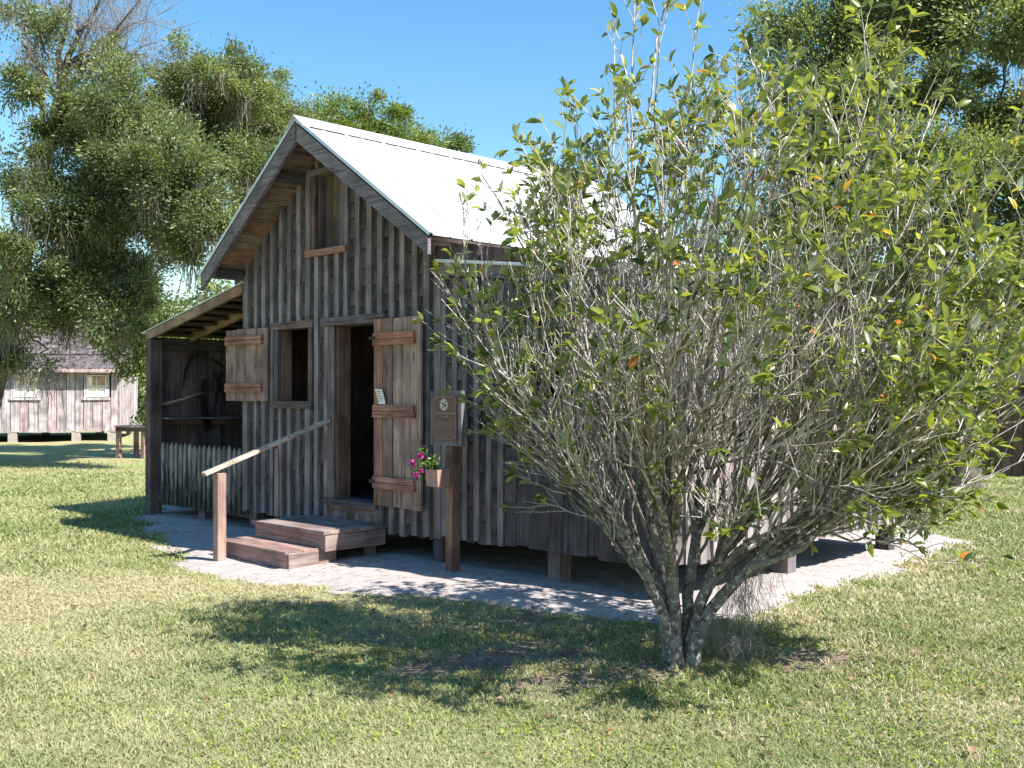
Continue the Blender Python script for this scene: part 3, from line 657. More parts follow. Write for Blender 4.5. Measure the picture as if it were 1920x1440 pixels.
for i in range(12): part('board', 'wood_z', lambda b: b.box(-2.37 + i * .195, -2.37 + i * .195 + .187, LD - .025, LD - .001, .2, 2.4), bk)
part('floor', 'wood_y', lambda b: b.box(-2.38, -0.01, 0.05, LD - .03, 0.16, 0.20))
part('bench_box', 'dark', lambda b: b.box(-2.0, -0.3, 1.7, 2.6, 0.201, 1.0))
# piers under the house
for s_, t_ in ((0.05, 0.12), (1.6, .12), (3.35, .10), (4.8, .12), (5.92, .10), (5.92, 1.85), (5.92, 3.8), (3.4, 1.8), (0.1, 1.8), (1.6, 3.8), (0.1, 3.8), (3.4, 3.8), (-1.2, .15)):
    part('pier', 'wood_z', lambda b: b.box(s_ - .07, s_ + .07, t_ - .07, t_ + .07, -0.05, 0.155 if s_ < 0 else 0.299))
b = MB(); b.box(0.02, 6., 0.03, 0.15, 0.30, 0.43)
part('floor_beam', 'wood_x', lambda b: b.box(-2.3, -0.02, 0.02, 0.12, 0.20, 0.30))

# picket fence closing the lean-to
fence = tag(empty('picket_fence', hw(-2.2, -0.02), HR), 'low picket fence with flaking white paint closing the open lean-to at the left', 'fence')
np_ = 17
for i in range(np_):
    x = 0.20 + i * (1.90 / (np_ - 1)); w_ = random.uniform(.034, .041); h0 = 0.20 + random.uniform(-.025, .02); h1 = 0.985 + random.uniform(-.012, .012) - .0 * i
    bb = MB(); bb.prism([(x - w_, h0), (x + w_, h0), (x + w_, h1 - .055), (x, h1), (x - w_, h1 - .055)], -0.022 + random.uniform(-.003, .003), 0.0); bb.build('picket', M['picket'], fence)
for z in (0.34, 0.80):
    bb = MB(); bb.box(0.1, 2.15, 0.001, 0.036, z, z + .08); bb.build('rail', M['wood_x'], fence)

# steps
steps = tag(empty('wooden_steps', hw(1.98, -0.55), HR), 'two brown wooden steps leading up to the open doorway', 'steps')
def worn(o, w_=.006):
    m_ = o.modifiers.new('worn_edge', 'BEVEL'); m_.width = w_; m_.segments = 2; return o
def sp(name, mat, *a): bb = MB(); bb.box(*a); return worn(bb.build(name, M[mat], steps))
ox, oy = 1.98, -0.55
def spp(name, mat, x0, x1, y0, y1, z0, z1): return sp(name, mat, x0 - ox, x1 - ox, y0 - oy, y1 - oy, z0, z1)
for i in range(3): spp('landing_board', 'step_y', 1.42 + .004 * i, 2.68 - .003 * i, -0.79 + i * .252, -0.79 + i * .252 + .245, .295, .333)
spp('fascia_board', 'step', 1.45, 2.64, -0.765, -0.735, .155, .293); spp('fascia_board', 'step_side', 2.642, 2.672, -0.765, -0.06, .14, .293); spp('fascia_board', 'step', 1.42, 1.449, -0.735, -0.06, .16, .293)
for i in range(2): spp('tread_board', 'step', 1.34, 2.58, -1.14 + i * .20, -1.14 + i * .20 + .194, .137, .167)
spp('riser_board', 'step', 1.36, 2.555, -1.11, -1.08, .008, .136); spp('side_board', 'step_side', 2.556, 2.588, -1.105, -0.58, .0, .150); spp('side_board', 'step_side', 1.33, 1.359, -1.10, -.58, .005, .136)
spp('leg', 'step_side', 1.47, 1.56, -0.20, -0.11, 0, .29); spp('leg', 'step_side', 2.50, 2.59, -0.20, -0.11, 0, .29); spp('leg', 'step_side', 1.6, 2.5, -0.70, -0.63, .03, .29)
# handrail
hr = tag(empty('handrail', hw(1.66, -1.28), HR), 'sloping wooden handrail on a square post left of the steps', 'handrail')
bb = MB(); bb.box(-.046, .046, -.046, .046, 0, .845); worn(bb.build('post', M['post'], hr))
bb = MB(); bb.beam((-0.02, -0.16, .80 + .04), (0.05, 1.22, 1.33), .09, .034); worn(bb.build('rail', M['rail'], hr))

# sign on its post, planter, flowers
sg = tag(empty('plaque_sign', hw(3.90, -0.28), HR), 'brown interpretive plaque on a square wooden post right of the door', 'sign')
bb = MB(); bb.box(-.045, .045, -.045, .045, 0, 1.15); bb.build('post', M['jamb'], sg)
bb = MB(); bb.box(-.205, .205, -.085, -.046, 1.155, 1.635); pan = bb.build('backboard', M['wood_z'], sg)
bb = MB(); c_ = .03
def octo(x0, x1, z0, z1, c): return [(x0 + c, z0), (x1 - c, z0), (x1, z0 + c), (x1, z1 - c), (x1 - c, z1), (x0 + c, z1), (x0, z1 - c), (x0, z0 + c)]
bb.prism(octo(-.155, .155, 1.20, 1.595, .002), -.093, -.0855); plq = bb.build('plaque', M['plaque'], sg)
bb = MB(); A = octo(-.143, .143, 1.212, 1.583, .028); B = octo(-.139, .139, 1.216, 1.579, .027)
V = [(x, -.0945, z) for x, z in A] + [(x, -.0945, z) for x, z in B]; bb.add(V, [(i, (i + 1) % 8, (i + 1) % 8 + 8, i + 8) for i in range(8)]); bb.build('border_line', M['plaque_line'], plq)
# round emblem: a leaping-animal like shape left as dark relief on a pale disc
bb = MB(); cx_, cz_ = -.012, 1.512; Rr = .052
V = [(cx_ + Rr * math.cos(a), -.0942, cz_ + Rr * math.sin(a)) for a in np.linspace(0, 2 * math.pi, 25)[:-1]]; bb.add(V, [tuple(range(24))]); bb.build('emblem', M['emblem'], plq)
bb = MB()
for poly in ([(-.045, .01), (-.02, .005), (-.005, -.015), (.02, -.02), (.04, -.008), (.03, .006), (.006, .004), (-.01, .016), (-.03, .022)], [(-.03, -.03), (-.012, -.036), (-.006, -.022), (-.024, -.018)], [(.005, .02), (.03, .018), (.036, .03), (.012, .036)], [(.005, -.045), (.009, -.045), (.008, -.02), (.004, -.02)]):
    bb.add([(cx_ + x, -.0948, cz_ + z) for x, z in poly], [tuple(range(len(poly)))])
bb.build('emblem_figure', M['plaque'], plq)
def text(name, s, size, x, z, mat, parent, y=-.0948):
    cu = bpy.data.curves.new(name, 'FONT'); cu.body = s; cu.size = size; cu.align_x = 'CENTER'; cu.align_y = 'CENTER'; cu.offset = size * 0.018
    t = bpy.data.objects.new(name, cu); COL.objects.link(t); dg = bpy.context.evaluated_depsgraph_get(); me = bpy.data.meshes.new_from_object(t.evaluated_get(dg)); bpy.data.objects.remove(t)
    me.transform(Matrix.Rotation(R(90), 4, 'X')); me.materials.clear(); me.materials.append(mat)
    return link(name, me, parent, (x, y, z))
text('lettering', 'Wheeler-Bass House', .030, 0, 1.438, M['plaque_line'], plq)
text('lettering', 'circa 1880', .022, 0, 1.410, M['plaque_line'], plq)
bb = MB()
for i in range(6): bb.box(-.12, .12 if i < 5 else -.03, -.0942, -.0936, 1.362 - i * .0135, 1.362 - i * .0135 + .006)
for i in range(5): bb.box(-.12 if i else -.12, .12 if i < 4 else .02, -.0942, -.0936, 1.272 - i * .0125, 1.272 - i * .0125 + .006)
bb.build('small_print', M['plaque_dim'], plq)
# planter
pl = tag(empty('planter_box', hw(3.865, -0.345, 0.80), HR), 'small square wooden planter fixed to the sign post under the brown plaque', 'planter')
V = MB(); V.add([(-.10, -.12, 0), (.05, -.12, 0), (.05, .015, 0), (-.10, .015, 0), (-.105, -.135, .15), (.055, -.135, .15), (.055, .015, .15), (-.105, .015, .15)],
                [(0, 3, 2, 1), (0, 1, 5, 4), (1, 2, 6, 5), (2, 3, 7, 6), (3, 0, 4, 7)]); V.build('box', M['pot'], pl)
bb = MB(); bb.box(-.098, .048, -.128, .01, .135, .145); bb.build('soil', M['dark'], pl)
fp = tag(empty('flowering_plant', hw(3.79, -0.43, 0.95), HR), 'magenta flowers and bright green leaves spilling from the small planter', 'plant')
n_ = 150; base = np.array([0.0, 0.0, 0.0])
cl = np.array([(-.02, -.02, .05), (-.10, -.04, -.02), (.05, 0, .07), (-.06, -.02, .14), (-.13, -.05, -.04), (.03, .02, .03)])
ci = rng.integers(0, len(cl), n_); pos = cl[ci] + rng.normal(size=(n_, 3)) * .028
vv_, ff_ = leaves(pos, rand_dirs(n_) + np.array([-.2, -.4, .3]), rand_dirs(n_) + np.array([0.3, -.2, 1]), rng.uniform(.035, .06, n_), rng.uniform(.014, .022, n_), LEAF_BIG)
link('foliage', fast_mesh('foliage', vv_, ff_, M['flower_leaf'], np.repeat(rng.random(n_), 8)), fp)
bb = MB()
for q in cl: bb.tube([(0.03, .04, -.02), tuple(q * .5 + np.array([0, 0, .03])), tuple(q)], [.003, .0025, .002], 4)
bb.build('stem', M['flower_leaf'], fp)
for (x, y, z), r_ in (((-.135, -.09, .045), .034), ((-.045, -.08, .115), .028), ((-.085, -.10, -.055), .030), ((-.01, -.10, -.01), .020)):
    n_ = 26; d_ = vnorm(rng.normal(size=(n_, 3)) + np.array([-.3, -.7, .3])); pos = np.tile(np.array([x, y, z]), (n_, 1)) + d_ * r_ * .2
    vv_, ff_ = leaves(pos, d_, rand_dirs(n_) + d_ * .5, np.full(n_, r_ * 1.0), np.full(n_, r_ * .75), LEAF_BIG)
    link('blossom', fast_mesh('blossom', vv_, ff_, M['magenta'], np.repeat(rng.random(n_), 8)), fp)
# notice on the door ledge
no = tag(empty('paper_notice', hw(2.66, -0.137, 1.51), HR - R(2)), 'small curled white paper notice tucked behind the middle ledge of the open door', 'notice')
bb = MB(); V = []
for i in range(5):
    z = i * .036; y = -.004 * i * i * .25 - .001; sh_ = -.011 * i
    V += [(0 + sh_, y, z), (.115 + sh_ + (.002 * i), y - .004, z - .002)]
bb.add(V, [(2 * i, 2 * i + 1, 2 * i + 3, 2 * i + 2) for i in range(4)]); ps = bb.build('sheet', M['paper'], no)
sol = ps.modifiers.new('thick', 'SOLIDIFY'); sol.thickness = .0008
bb = MB()
for i in range(6):
    z = .03 + i * .018; k = z / .036; y = -.004 * k * k * .25 - .0045; sh_ = -.011 * k
    bb.box(.014 + sh_, (.10 if i % 3 else .075) + sh_, y - .0008, y - .0002, z, z + .005)
bb.build('printed_line', M['ink'], no)

# tools hanging on the lean-to wall
xs_ = -2.30
def tool(name, lab, cat, build, loc):
    e = tag(empty(name, hw(*loc[:2], loc[2]), HR), lab, cat); build(e); return e
def scythe(e):
    bb = MB(); pts = [(0, 0.0, 0.0), (0, .03, .22), (0, .12, .42), (0, .2, .47), (0, .30, .44)]
    V = []
    for i, (x, y, z) in enumerate(pts):
        w_ = (.008, .03, .045, .05, .05)[i]; V += [(x - .006, y - w_ * .5, z + w_ * .2), (x - .006, y + w_ * .6, z - w_ * .2), (x + .006, y + w_ * .6, z - w_ * .2), (x + .006, y - w_ * .5, z + w_ * .2)]
    Fc = [(0, 1, 2, 3), (19, 18, 17, 16)]
    for i in range(4):
        for j in range(4): Fc.append((4 * i + j, 4 * i + (j + 1) % 4, 4 * i + 4 + (j + 1) % 4, 4 * i + 4 + j))
    bb.add(V, Fc); bb.build('blade', M['iron'], e)
    bb = MB(); bb.tube([(0, .26, .45), (0, .6, .30), (0, .95, .02), (0, 1.25, -.25)], [.018, .017, .017, .016], 7); bb.build('handle', M['dark'], e, smooth=True)
tool('scythe', 'long curved dark scythe hanging on the lean-to wall', 'scythe', scythe, (xs_, 0.40, 1.70))
def adze(e):
    bb = MB(); bb.tube([(0, 0, 0), (0, .3, .07), (0, .62, .17)], [.020, .017, .018], 8); bb.build('handle', M['rail'], e, smooth=True)
    bb = MB(); bb.prism([(0, 0), (1, 1), (2, 0)], 0, 1) if False else None
    bb.beam((0, .60, -.02), (0, .60, .34), .03, .07, up=(0, 1, 0)); bb.beam((0, .60, .0), (0, .66, -.35), .025, .10, up=(0, 1, 0)); bb.build('head', M['iron'], e)
tool('mattock', 'old mattock with a pale round handle hung below the scythe', 'mattock', adze, (xs_, 0.10, 1.47))
def shears(e):
    bb = MB(); bb.beam((0, 0, 0), (0, .10, .42), .02, .05, up=(0, 1, 0)); bb.beam((0.02, .14, 0), (0.02, -.03, .40), .02, .04, up=(0, 1, 0)); bb.tube([(0, 0, 0), (0, -.03, -.2)], [.02, .02], 6); bb.build('body', M['iron'], e)
tool('iron_hook', 'pair of crossed rusty iron bars hung beside the mattock', 'hook', shears, (xs_ + .03, 0.86, 1.50))

# ------------------------------------------------------------------ foliage helpers
def curve_pts(a, b, c, n):
    t = np.linspace(0, 1, n)[:, None]; return (1 - t) ** 2 * a + 2 * (1 - t) * t * b + t * t * c
def tubes_fast(branches, k):
    """branches: list of (pts (n,3), r0, r1); returns verts, quads"""
    VV = []; FF = []; off = 0
    ang = np.linspace(0, 2 * math.pi, k, endpoint=False); ca, sa = np.cos(ang), np.sin(ang)
    for pts, r0, r1 in branches:
        n = len(pts); d = np.empty_like(pts); d[1:-1] = pts[2:] - pts[:-2]; d[0] = pts[1] - pts[0]; d[-1] = pts[-1] - pts[-2]; d = vnorm(d)
        ref = np.array([0.31, 0.52, 0.79]) if abs(d[0] @ np.array([0.31, 0.52, 0.79])) < .9 else np.array([1.0, 0, 0])
        a = vnorm(np.cross(d, ref)); b = np.cross(d, a)
        r = np.linspace(r0, r1, n)[:, None, None] if np.isscalar(r0) else r0[:, None, None]
        V = pts[:, None, :] + r * (a[:, None, :] * ca[None, :, None] + b[:, None, :] * sa[None, :, None])
        VV.append(V.reshape(-1, 3)); i = np.arange(n - 1)[:, None] * k; j = np.arange(k)[None]
        FF.append(np.stack([i + j, i + (j + 1) % k, i + k + (j + 1) % k, i + k + j], -1).reshape(-1, 4) + off); off += n * k
    return np.concatenate(VV), np.concatenate(FF)
def moss_mesh(anchors, lens, per, spread=0.12, wid=0.006):
    """hanging strands of moss: thin wavering ribbons"""
    A = np.repeat(anchors, per, 0); L = np.repeat(lens, per) * rng.uniform(.3, 1.0, len(anchors) * per); n = len(A); S = 5
    A = A + rng.normal(size=(n, 3)) * spread * np.array([1, 1, .5]); drift = rng.normal(size=(n, 2)) * .10
    P = np.zeros((n, S + 1, 3)); wob = np.cumsum(rng.normal(size=(n, S + 1, 2)) * .022, 1); wob[:, 0] = 0
    t = np.linspace(0, 1, S + 1)[None]
    P[:, :, 0] = A[:, None, 0] + (drift[:, None, 0] * t + wob[:, :, 0]) * (0.5 + L[:, None]); P[:, :, 1] = A[:, None, 1] + (drift[:, None, 1] * t + wob[:, :, 1]) * (0.5 + L[:, None]); P[:, :, 2] = A[:, None, 2] - L[:, None] * t
    ang = rng.uniform(0, math.pi, n); sd = np.stack([np.cos(ang), np.sin(ang), np.zeros(n)], -1)[:, None] * (wid * (1 - .6 * t))[..., None]
    V = np.stack([P - sd, P + sd], 2).reshape(-1, 3); b = (np.arange(n) * (S + 1) * 2)[:, None] + (np.arange(S) * 2)[None]
    F = np.stack([b, b + 1, b + 3, b + 2], -1).reshape(-1, 4)
    return V, F, np.repeat(rng.random(n), (S + 1) * 2)
def px(x, y, Y):
    """a spot in the place, worked out from the photograph's picture point and the spot's own distance"""
    return np.array([(x - 960) / 1955 * Y, Y, 1.6 + (740 - y) / 1955 * Y])
def oak(name, label, base, trunk_r, fork_z, blobs, nleaf, mat, leaf=(.07, .11), moss=None, cat='tree', group=None, lw=.42, limb_k=8, moss_w=.006, sub=24, csize=0.36, mesh_limbs=None, droop=0.0):
    """blobs: list of (center xyz, radius, density)"""
    root = tag(empty(name, (base[0], base[1], 0)), label, cat, group); B = np.array([base[0], base[1], 0.0])
    fork = np.array([base[0] + base[2], base[1] + base[3], fork_z])
    # trunk
    t = np.linspace(0, 1, 8)[:, None]; tp = B + (fork - B) * t + np.sin(t * 5) * np.array([.06, .04, 0]); tp[0, 2] = -.1
    rr = trunk_r * (1 + .5 * np.exp(-np.linspace(0, 1, 8) * 7)) * np.linspace(1, .8, 8)
    V, F = tubes_fast([(tp - B, rr, None)], 14); link('trunk', fast_mesh('trunk', V, F, M['oak_bark'], smooth=True), root)
    limbs = []; twigs = []; anchors = []; LP = []; LD_ = []; LV = []
    blobs = [(np.array(c), r, d) for c, r, d in blobs]; tot = sum(r ** 2 * d for c, r, d in blobs)
    order = sorted(range(len(blobs)), key=lambda i: np.linalg.norm(blobs[i][0] - fork)); nodes = [(fork, trunk_r * .75)]
    for i in order:
        c, r, dens = blobs[i]
        j = min(range(len(nodes)), key=lambda k: np.linalg.norm(nodes[k][0] - c) + (0.35 * np.linalg.norm(nodes[k][0] - fork))); a, ra = nodes[j]
        mid = (a + c) / 2 + np.array([0, 0, .12 * np.linalg.norm(c - a)]) + rng.normal(size=3) * .12; end = c + np.array([0, 0, -.25 * r])
        p = curve_pts(a, mid, end, 9); p[1:-1] += rng.normal(size=(7, 3)) * .05; r0 = ra * .72; r1 = max(.025, r0 * .55)
        limbs.append((p - B, r0, r1)); nodes.append((end, r1)); nodes.append((p[5], (r0 + r1) / 2))
        ns = max(5, int(sub * r * r * dens)); dd = rand_dirs(ns); dd[:, 2] = dd[:, 2] * .85 + .12; rad = r * rng.uniform(.12, 1.35, ns) ** .7
        pts = c + dd * rad[:, None] * np.array([1, 1, .95])
        for q in pts:
            if rng.random() < .55: tw = curve_pts(end, (end + q) / 2 + rng.normal(size=3) * .12 + np.array([0, 0, .08]), q, 5); twigs.append((tw - B, max(.012, r1 * .5), .006))
            if moss and rng.random() < moss: anchors.append(q - B + np.array([0, 0, -.1]))
        nl = int(nleaf * (r ** 2 * dens) / tot); ci = rng.integers(0, ns, nl); cs = csize * rng.uniform(.5, 1.6, ns)
        off = rng.normal(size=(nl, 3)) * (cs[ci] * .46)[:, None] * np.array([1, 1, .85]); LP.append(pts[ci] + off - B)
        LD_.append(off / .3 + rand_dirs(nl) * .9 + dd[ci] * .5 + np.array([0, 0, -droop])); cv = rng.random(ns); LV.append(np.clip(cv[ci] * .6 + rng.random(nl) * .4, 0, .999))
    V, F = tubes_fast(limbs, limb_k); link('limb', fast_mesh('limb', V, F, M['oak_bark'], smooth=True), root)
    if twigs: V, F = tubes_fast(twigs, 4); link('branches', tag_stuff(fast_mesh('branches', V, F, M['oak_bark'])), root)['kind'] = 'stuff'
    LP = np.concatenate(LP); LD_ = np.concatenate(LD_); LV = np.concatenate(LV); n = len(LP)
    L = rng.uniform(leaf[0], leaf[1], n); V, F = leaves(LP, LD_, rand_dirs(n) + np.array([0, 0, .9]), L, L * lw, LEAF_SMALL)
    o = link('crown', fast_mesh('crown', V, F, M[mat], np.repeat(LV, 4)), root); o['kind'] = 'stuff'
    if anchors:
        A = np.array(anchors); V, F, vr = moss_mesh(A, rng.uniform(.35, 1.25, len(A)), 26, .13, moss_w); o = link('spanish_moss', fast_mesh('spanish_moss', V, F, M['moss'], vr), root); o['kind'] = 'stuff'
    return root
def tag_stuff(me): return me
def blob(x, y, r, Y, d=1.0): return (px(x, y, Y), r / 1955 * Y, d)

# ------------------------------------------------------------------ live oak on the left
def jitterY(lst, Y, amp):
    return [blob(x, y, r, Y + amp * random.uniform(-1, 1), d) for x, y, r, d in lst]
left1 = jitterY([(200, 175, 62, .9), (190, 235, 80, 1), (115, 235, 62, 1), (50, 140, 62, .5), (85, 60, 55, .35), (30, 30, 50, .35), (170, 90, 42, .2),
                 (245, 315, 82, 1), (300, 330, 70, 1), (290, 255, 55, .9), (330, 290, 60, .9), (250, 200, 40, .7), (325, 345, 66, 1), (195, 350, 66, .8), (100, 330, 70, .65), (15, 330, 50, .5), (380, 360, 60, .9), (300, 420, 70, 1), (410, 425, 52, .8), (355, 468, 42, .9),
                 (200, 430, 92, 1), (100, 420, 70, .7), (35, 470, 70, .7), (185, 510, 100, 1.3), (100, 540, 72, 1.1), (215, 555, 60, 1.1), (50, 610, 50, .45), (130, 600, 50, .55), (215, 600, 50, 1.0), (15, 560, 50, .6), (20, 665, 48, .6), (85, 680, 26, .35)], 22.5, 1.8)
oak('live_oak', 'big spreading live oak hung with grey moss at the left, arching over the shingled cabin', (-14.5, 22.5, .8, 0), .5, 2.6, left1, 190000, 'oak_leaf', moss=.30, moss_w=.009)
left2 = jitterY([(400, 165, 72, 1), (345, 130, 45, .8), (430, 235, 88, 1.1), (500, 200, 55, 1), (525, 260, 66, 1), (460, 300, 66, 1), (400, 300, 60, 1), (390, 200, 80, 1), (455, 180, 62, 1), (350, 175, 55, .9), (350, 230, 70, 1), (300, 215, 55, .8), (440, 355, 42, .6), (500, 330, 42, .6)], 27, 1.5)
oak('live_oak', 'rounded dense oak rising behind the left roof slope of the board house', (-7.6, 28.5, 0.3, 0), .34, 3.4, left2, 105000, 'oak_leaf', moss=.2, moss_w=.009)
left3 = [blob(x, y, r, 26.5 + random.uniform(-1, 1), d) for x, y, r, d in [(262, 560, 44, 1), (300, 590, 34, .7), (262, 620, 44, 1), (240, 665, 36, 1), (268, 700, 30, .8), (330, 640, 44, .9), (400, 640, 50, .9), (300, 680, 50, .9), (440, 560, 30, .7), (430, 600, 45, .8)]]
oak('live_oak', 'small yellow green tree between the shingled cabin and the picket fenced lean-to', (-8.1, 26.6, 0, 0), .12, 1.6, left3, 30000, 'oak_leaf_light', droop=.5)
# bare mossy branches at the upper left
dead = tag(empty('mossy_tree', (-12.6, 24.5, 0)), 'tall half bare tree with pinkish grey moss on its branches at the top left', 'tree')
brs = []; B = np.array([-12.6, 24.5, 0]); main = curve_pts(B + np.array([0, 0, -.1]), px(60, 420, 24.5), px(118, 130, 24.5), 12); V, F = tubes_fast([(main - B, .26, .10)], 10); link('trunk', fast_mesh('trunk', V, F, M['oak_bark'], smooth=True), dead)
ends = [(270, 30), (292, 70), (250, 5), (200, -30), (150, -60), (90, -50), (240, 60), (170, 20), (60, -30), (20, 40), (200, -5), (278, 100)]
anch = []; subtw = []
for ex, ey in ends:
    a = main[rng.integers(8, 12)]; c = px(ex, ey, 24.5 + random.uniform(-1.2, 1.2)); p = curve_pts(a, (a + c) / 2 + np.array([-.1, 0, .25]), c, 8); p[1:] += rng.normal(size=(7, 3)) * .05; brs.append((p - B, .075, .012))
    for q in range(14):
        k = rng.integers(3, 8); d_ = vnorm((p[min(k, 7)] - p[k - 1]) + rng.normal(size=3) * .25)[None][0]; e = p[k] + d_ * rng.uniform(.4, 1.2); tw = curve_pts(p[k], (p[k] + e) / 2 + rng.normal(size=3) * .08, e, 4); subtw.append((tw - B, .012, .004))
        for z in range(3):
            e2 = e + rng.normal(size=3) * .28; subtw.append((np.array([tw[2] - 0, (tw[2] + e2) / 2 + rng.normal(size=3) * .04, e2]) - B, .007, .003))
        if rng.random() < .75: anch.append(e - B)
        if rng.random() < .5: anch.append(p[k] - B)
V, F = tubes_fast(brs, 6); link('limb', fast_mesh('limb', V, F, M['oak_bark'], smooth=True), dead)
V, F = tubes_fast(subtw, 3); o = link('twigs', fast_mesh('twigs', V, F, M['moss']), dead); o['kind'] = 'stuff'
A = np.array(anch); V, F, vr = moss_mesh(A, rng.uniform(.12, .55, len(A)), 18, .12, .005); o = link('spanish_moss', fast_mesh('spanish_moss', V, F, M['moss'], vr), dead); o['kind'] = 'stuff'
# trees beyond the ridge
mid = [blob(x, y, r, 44 + random.uniform(-2, 2), d) for x, y, r, d in [(575, 215, 28, .8), (610, 205, 26, .7), (635, 190, 18, .6), (600, 250, 40, .8), (665, 225, 30, .8), (690, 205, 26, .7), (735, 232, 30, .9), (765, 262, 30, .9), (700, 255, 36, 1), (650, 260, 36, 1), (560, 260, 35, .8), (690, 300, 60, 1), (600, 310, 60, 1), (770, 310, 50, 1)]]
oak('tall_tree', 'pale green feathery tree showing above the white roof ridge', (-6.5, 44, 0, 0), .35, 5, mid, 42000, 'oak_leaf_light', leaf=(.12, .2), csize=.5, sub=9)
mid2 = [blob(x, y, r, 58 + random.uniform(-1, 1), d) for x, y, r, d in [(832, 270, 15, .8), (856, 268, 18, .8), (870, 285, 14, .8), (845, 295, 25, 1), (800, 300, 25, .9), (850, 340, 40, 1)]]
oak('tall_tree', 'small far tree top just above the middle of the roof ridge', (-3.4, 58, 0, 0), .3, 6, mid2, 11000, 'pine_leaf', leaf=(.15, .25), csize=.55, sub=8)

# ------------------------------------------------------------------ live oak on the right
right = jitterY([(1500, 60, 60, .9), (1440, 70, 34, .5), (1530, 110, 60, .9), (1460, 130, 34, .4), (1600, 60, 88, 1), (1700, 50, 95, 1), (1810, 60, 90, .9), (1910, 60, 90, 1), (1560, 150, 68, .9), (1650, 180, 85, 1), (1760, 180, 85, 1), (1860, 200, 85, 1), (1490, 225, 46, .6),
                 (1600, 280, 78, 1), (1720, 300, 85, 1), (1840, 330, 92, 1.1), (1910, 420, 85, 1.1), (1780, 430, 85, 1.1), (1650, 420, 85, 1), (1550, 390, 70, .9), (1880, 540, 78, 1.1), (1780, 570, 78, 1.1), (1700, 520, 70, 1), (1600, 540, 70, .9), (1480, 330, 55, .5), (1900, 640, 50, .9), (1810, 655, 45, .8), (1720, 640, 48, .8), (1470, 450, 60, .8), (1410, 430, 50, .8), (1385, 520, 55, .9), (1460, 560, 60, .9), (1345, 430, 30, .6), (1550, 620, 60, .9), (1430, 630, 50, .9), (1640, 640, 55, .9)], 16.5, 1.6)
right += [(px(2010, 250, 16), .9, 1), (px(2030, 500, 16), .9, 1), (px(1700, -60, 16.5), .9, 1), (px(1880, -60, 16.5), .9, 1)]
oak('live_oak', 'large dark glossy live oak filling the upper right behind the flowering bush', (7.75, 18.0, -.25, -.3), .27, 2.9, right, 240000, 'oak_leaf', leaf=(.055, .095), moss=.03, lw=.45)
# ------------------------------------------------------------------ far vegetation
bush = [blob(x, y, r, 40, 1) for x, y, r in [(1770, 745, 20), (1795, 735, 22), (1755, 760, 14), (1785, 765, 22), (1815, 750, 20), (1740, 750, 15)]]
oak('bush', 'bright yellow green bush at the far edge of the field on the right', (17.1, 40, 0, 0), .05, .4, bush, 6000, 'oak_leaf_light', leaf=(.1, .16), cat='bush', csize=.3, sub=20)
bush = [blob(x, y, r, 46, 1) for x, y, r in [(258, 760, 14), (274, 752, 18), (290, 765, 14), (266, 775, 12)]]
oak('bush', 'grey green shrub beyond the garden table at the left', (-16.2, 46, 0, 0), .05, .3, bush, 4000, 'pine_leaf', leaf=(.1, .16), cat='bush', csize=.3, sub=20)
def far_woods():
    n = 150000; ang = rng.uniform(-62, 62, n); rad = rng.uniform(78, 88, n); X = rad * np.sin(np.radians(ang)); Y = rad * np.cos(np.radians(ang))
    top = 8.0 + 2.0 * np.sin(ang * .7) + 1.4 * np.sin(ang * 1.9 + 1) + 1.0 * np.sin(ang * 5.3); Z = top * rng.random(n) ** .75
    lump = np.sin(ang * 6.1 + Z * 1.3) + np.sin(ang * 11 - Z * 2.1)
    keep = lump > -1.1; X, Y, Z = X[keep], Y[keep] + lump[keep] * 1.2, Z[keep]; n = len(X); P = np.stack([X, Y, Z], -1) + rng.normal(size=(n, 3)) * .3
    L = rng.uniform(.35, .6, n); V, F = leaves(P, rand_dirs(n), rand_dirs(n) + np.array([0, -.3, .8]), L, L * .6, LEAF_SMALL)
    cv = .5 + .5 * np.sin(P[:, 0] * .9 + P[:, 2] * 1.1); V2 = np.repeat(np.clip(cv * .6 + rng.random(n) * .4, 0, .999), 4)
    o = link('far_woods', fast_mesh('far_woods', V, F, M['oak_leaf'], V2)); tag(o, 'dark line of distant woods closing the far side of the field', 'woods', kind='stuff')
far_woods()
# wire fence at the far field edge
fe = tag(empty('wire_fence', (18, 52, 0)), 'thin wire fence on grey posts across the far field at the right', 'fence')
for i in range(-10, 8):
    bb = MB(); bb.tube([(i * 2.2, 0, 0), (i * 2.2, 0, 1.25)], [.05, .045], 6); bb.build('post', M['concrete'], fe)
bb = MB()
for z in (.35, .65, .95, 1.15): bb.tube([(-22, 0, z), (15.4, 0, z)], [.008, .008], 4)
bb.build('wire', M['roofedge'], fe)

# ------------------------------------------------------------------ dark shed on the right
shed = tag(empty('dark_shed', (9.25, 20.6, 0), -R(20)), 'low dark brown board shed in the shade at the right edge', 'shed')
bb = MB(); bb.box(0, 4.2, 0.03, 2.6, 0, 1.80); wl = bb.build('wall', M['dark'], shed)
for i in range(22):
    bb = MB(); x = i * .19; bb.box(x, x + .18, 0.0 + .004 * (i % 3), 0.03, .0, 1.78 + random.uniform(-.01, .01)); bb.build('board', M['shed'], wl)
bb = MB(); bb.prism([(-.35, 1.80), (4.5, 1.80), (4.5, 1.86), (-.35, 1.86)], -.45, .5); bb.add([(-.35, -.45, 1.86), (4.5, -.45, 1.86), (4.5, 1.3, 2.5), (-.35, 1.3, 2.5), (-.35, 3.05, 1.86), (4.5, 3.05, 1.86)], [(0, 1, 2, 3), (3, 2, 5, 4)]); bb.build('roof', M['dark'], shed)

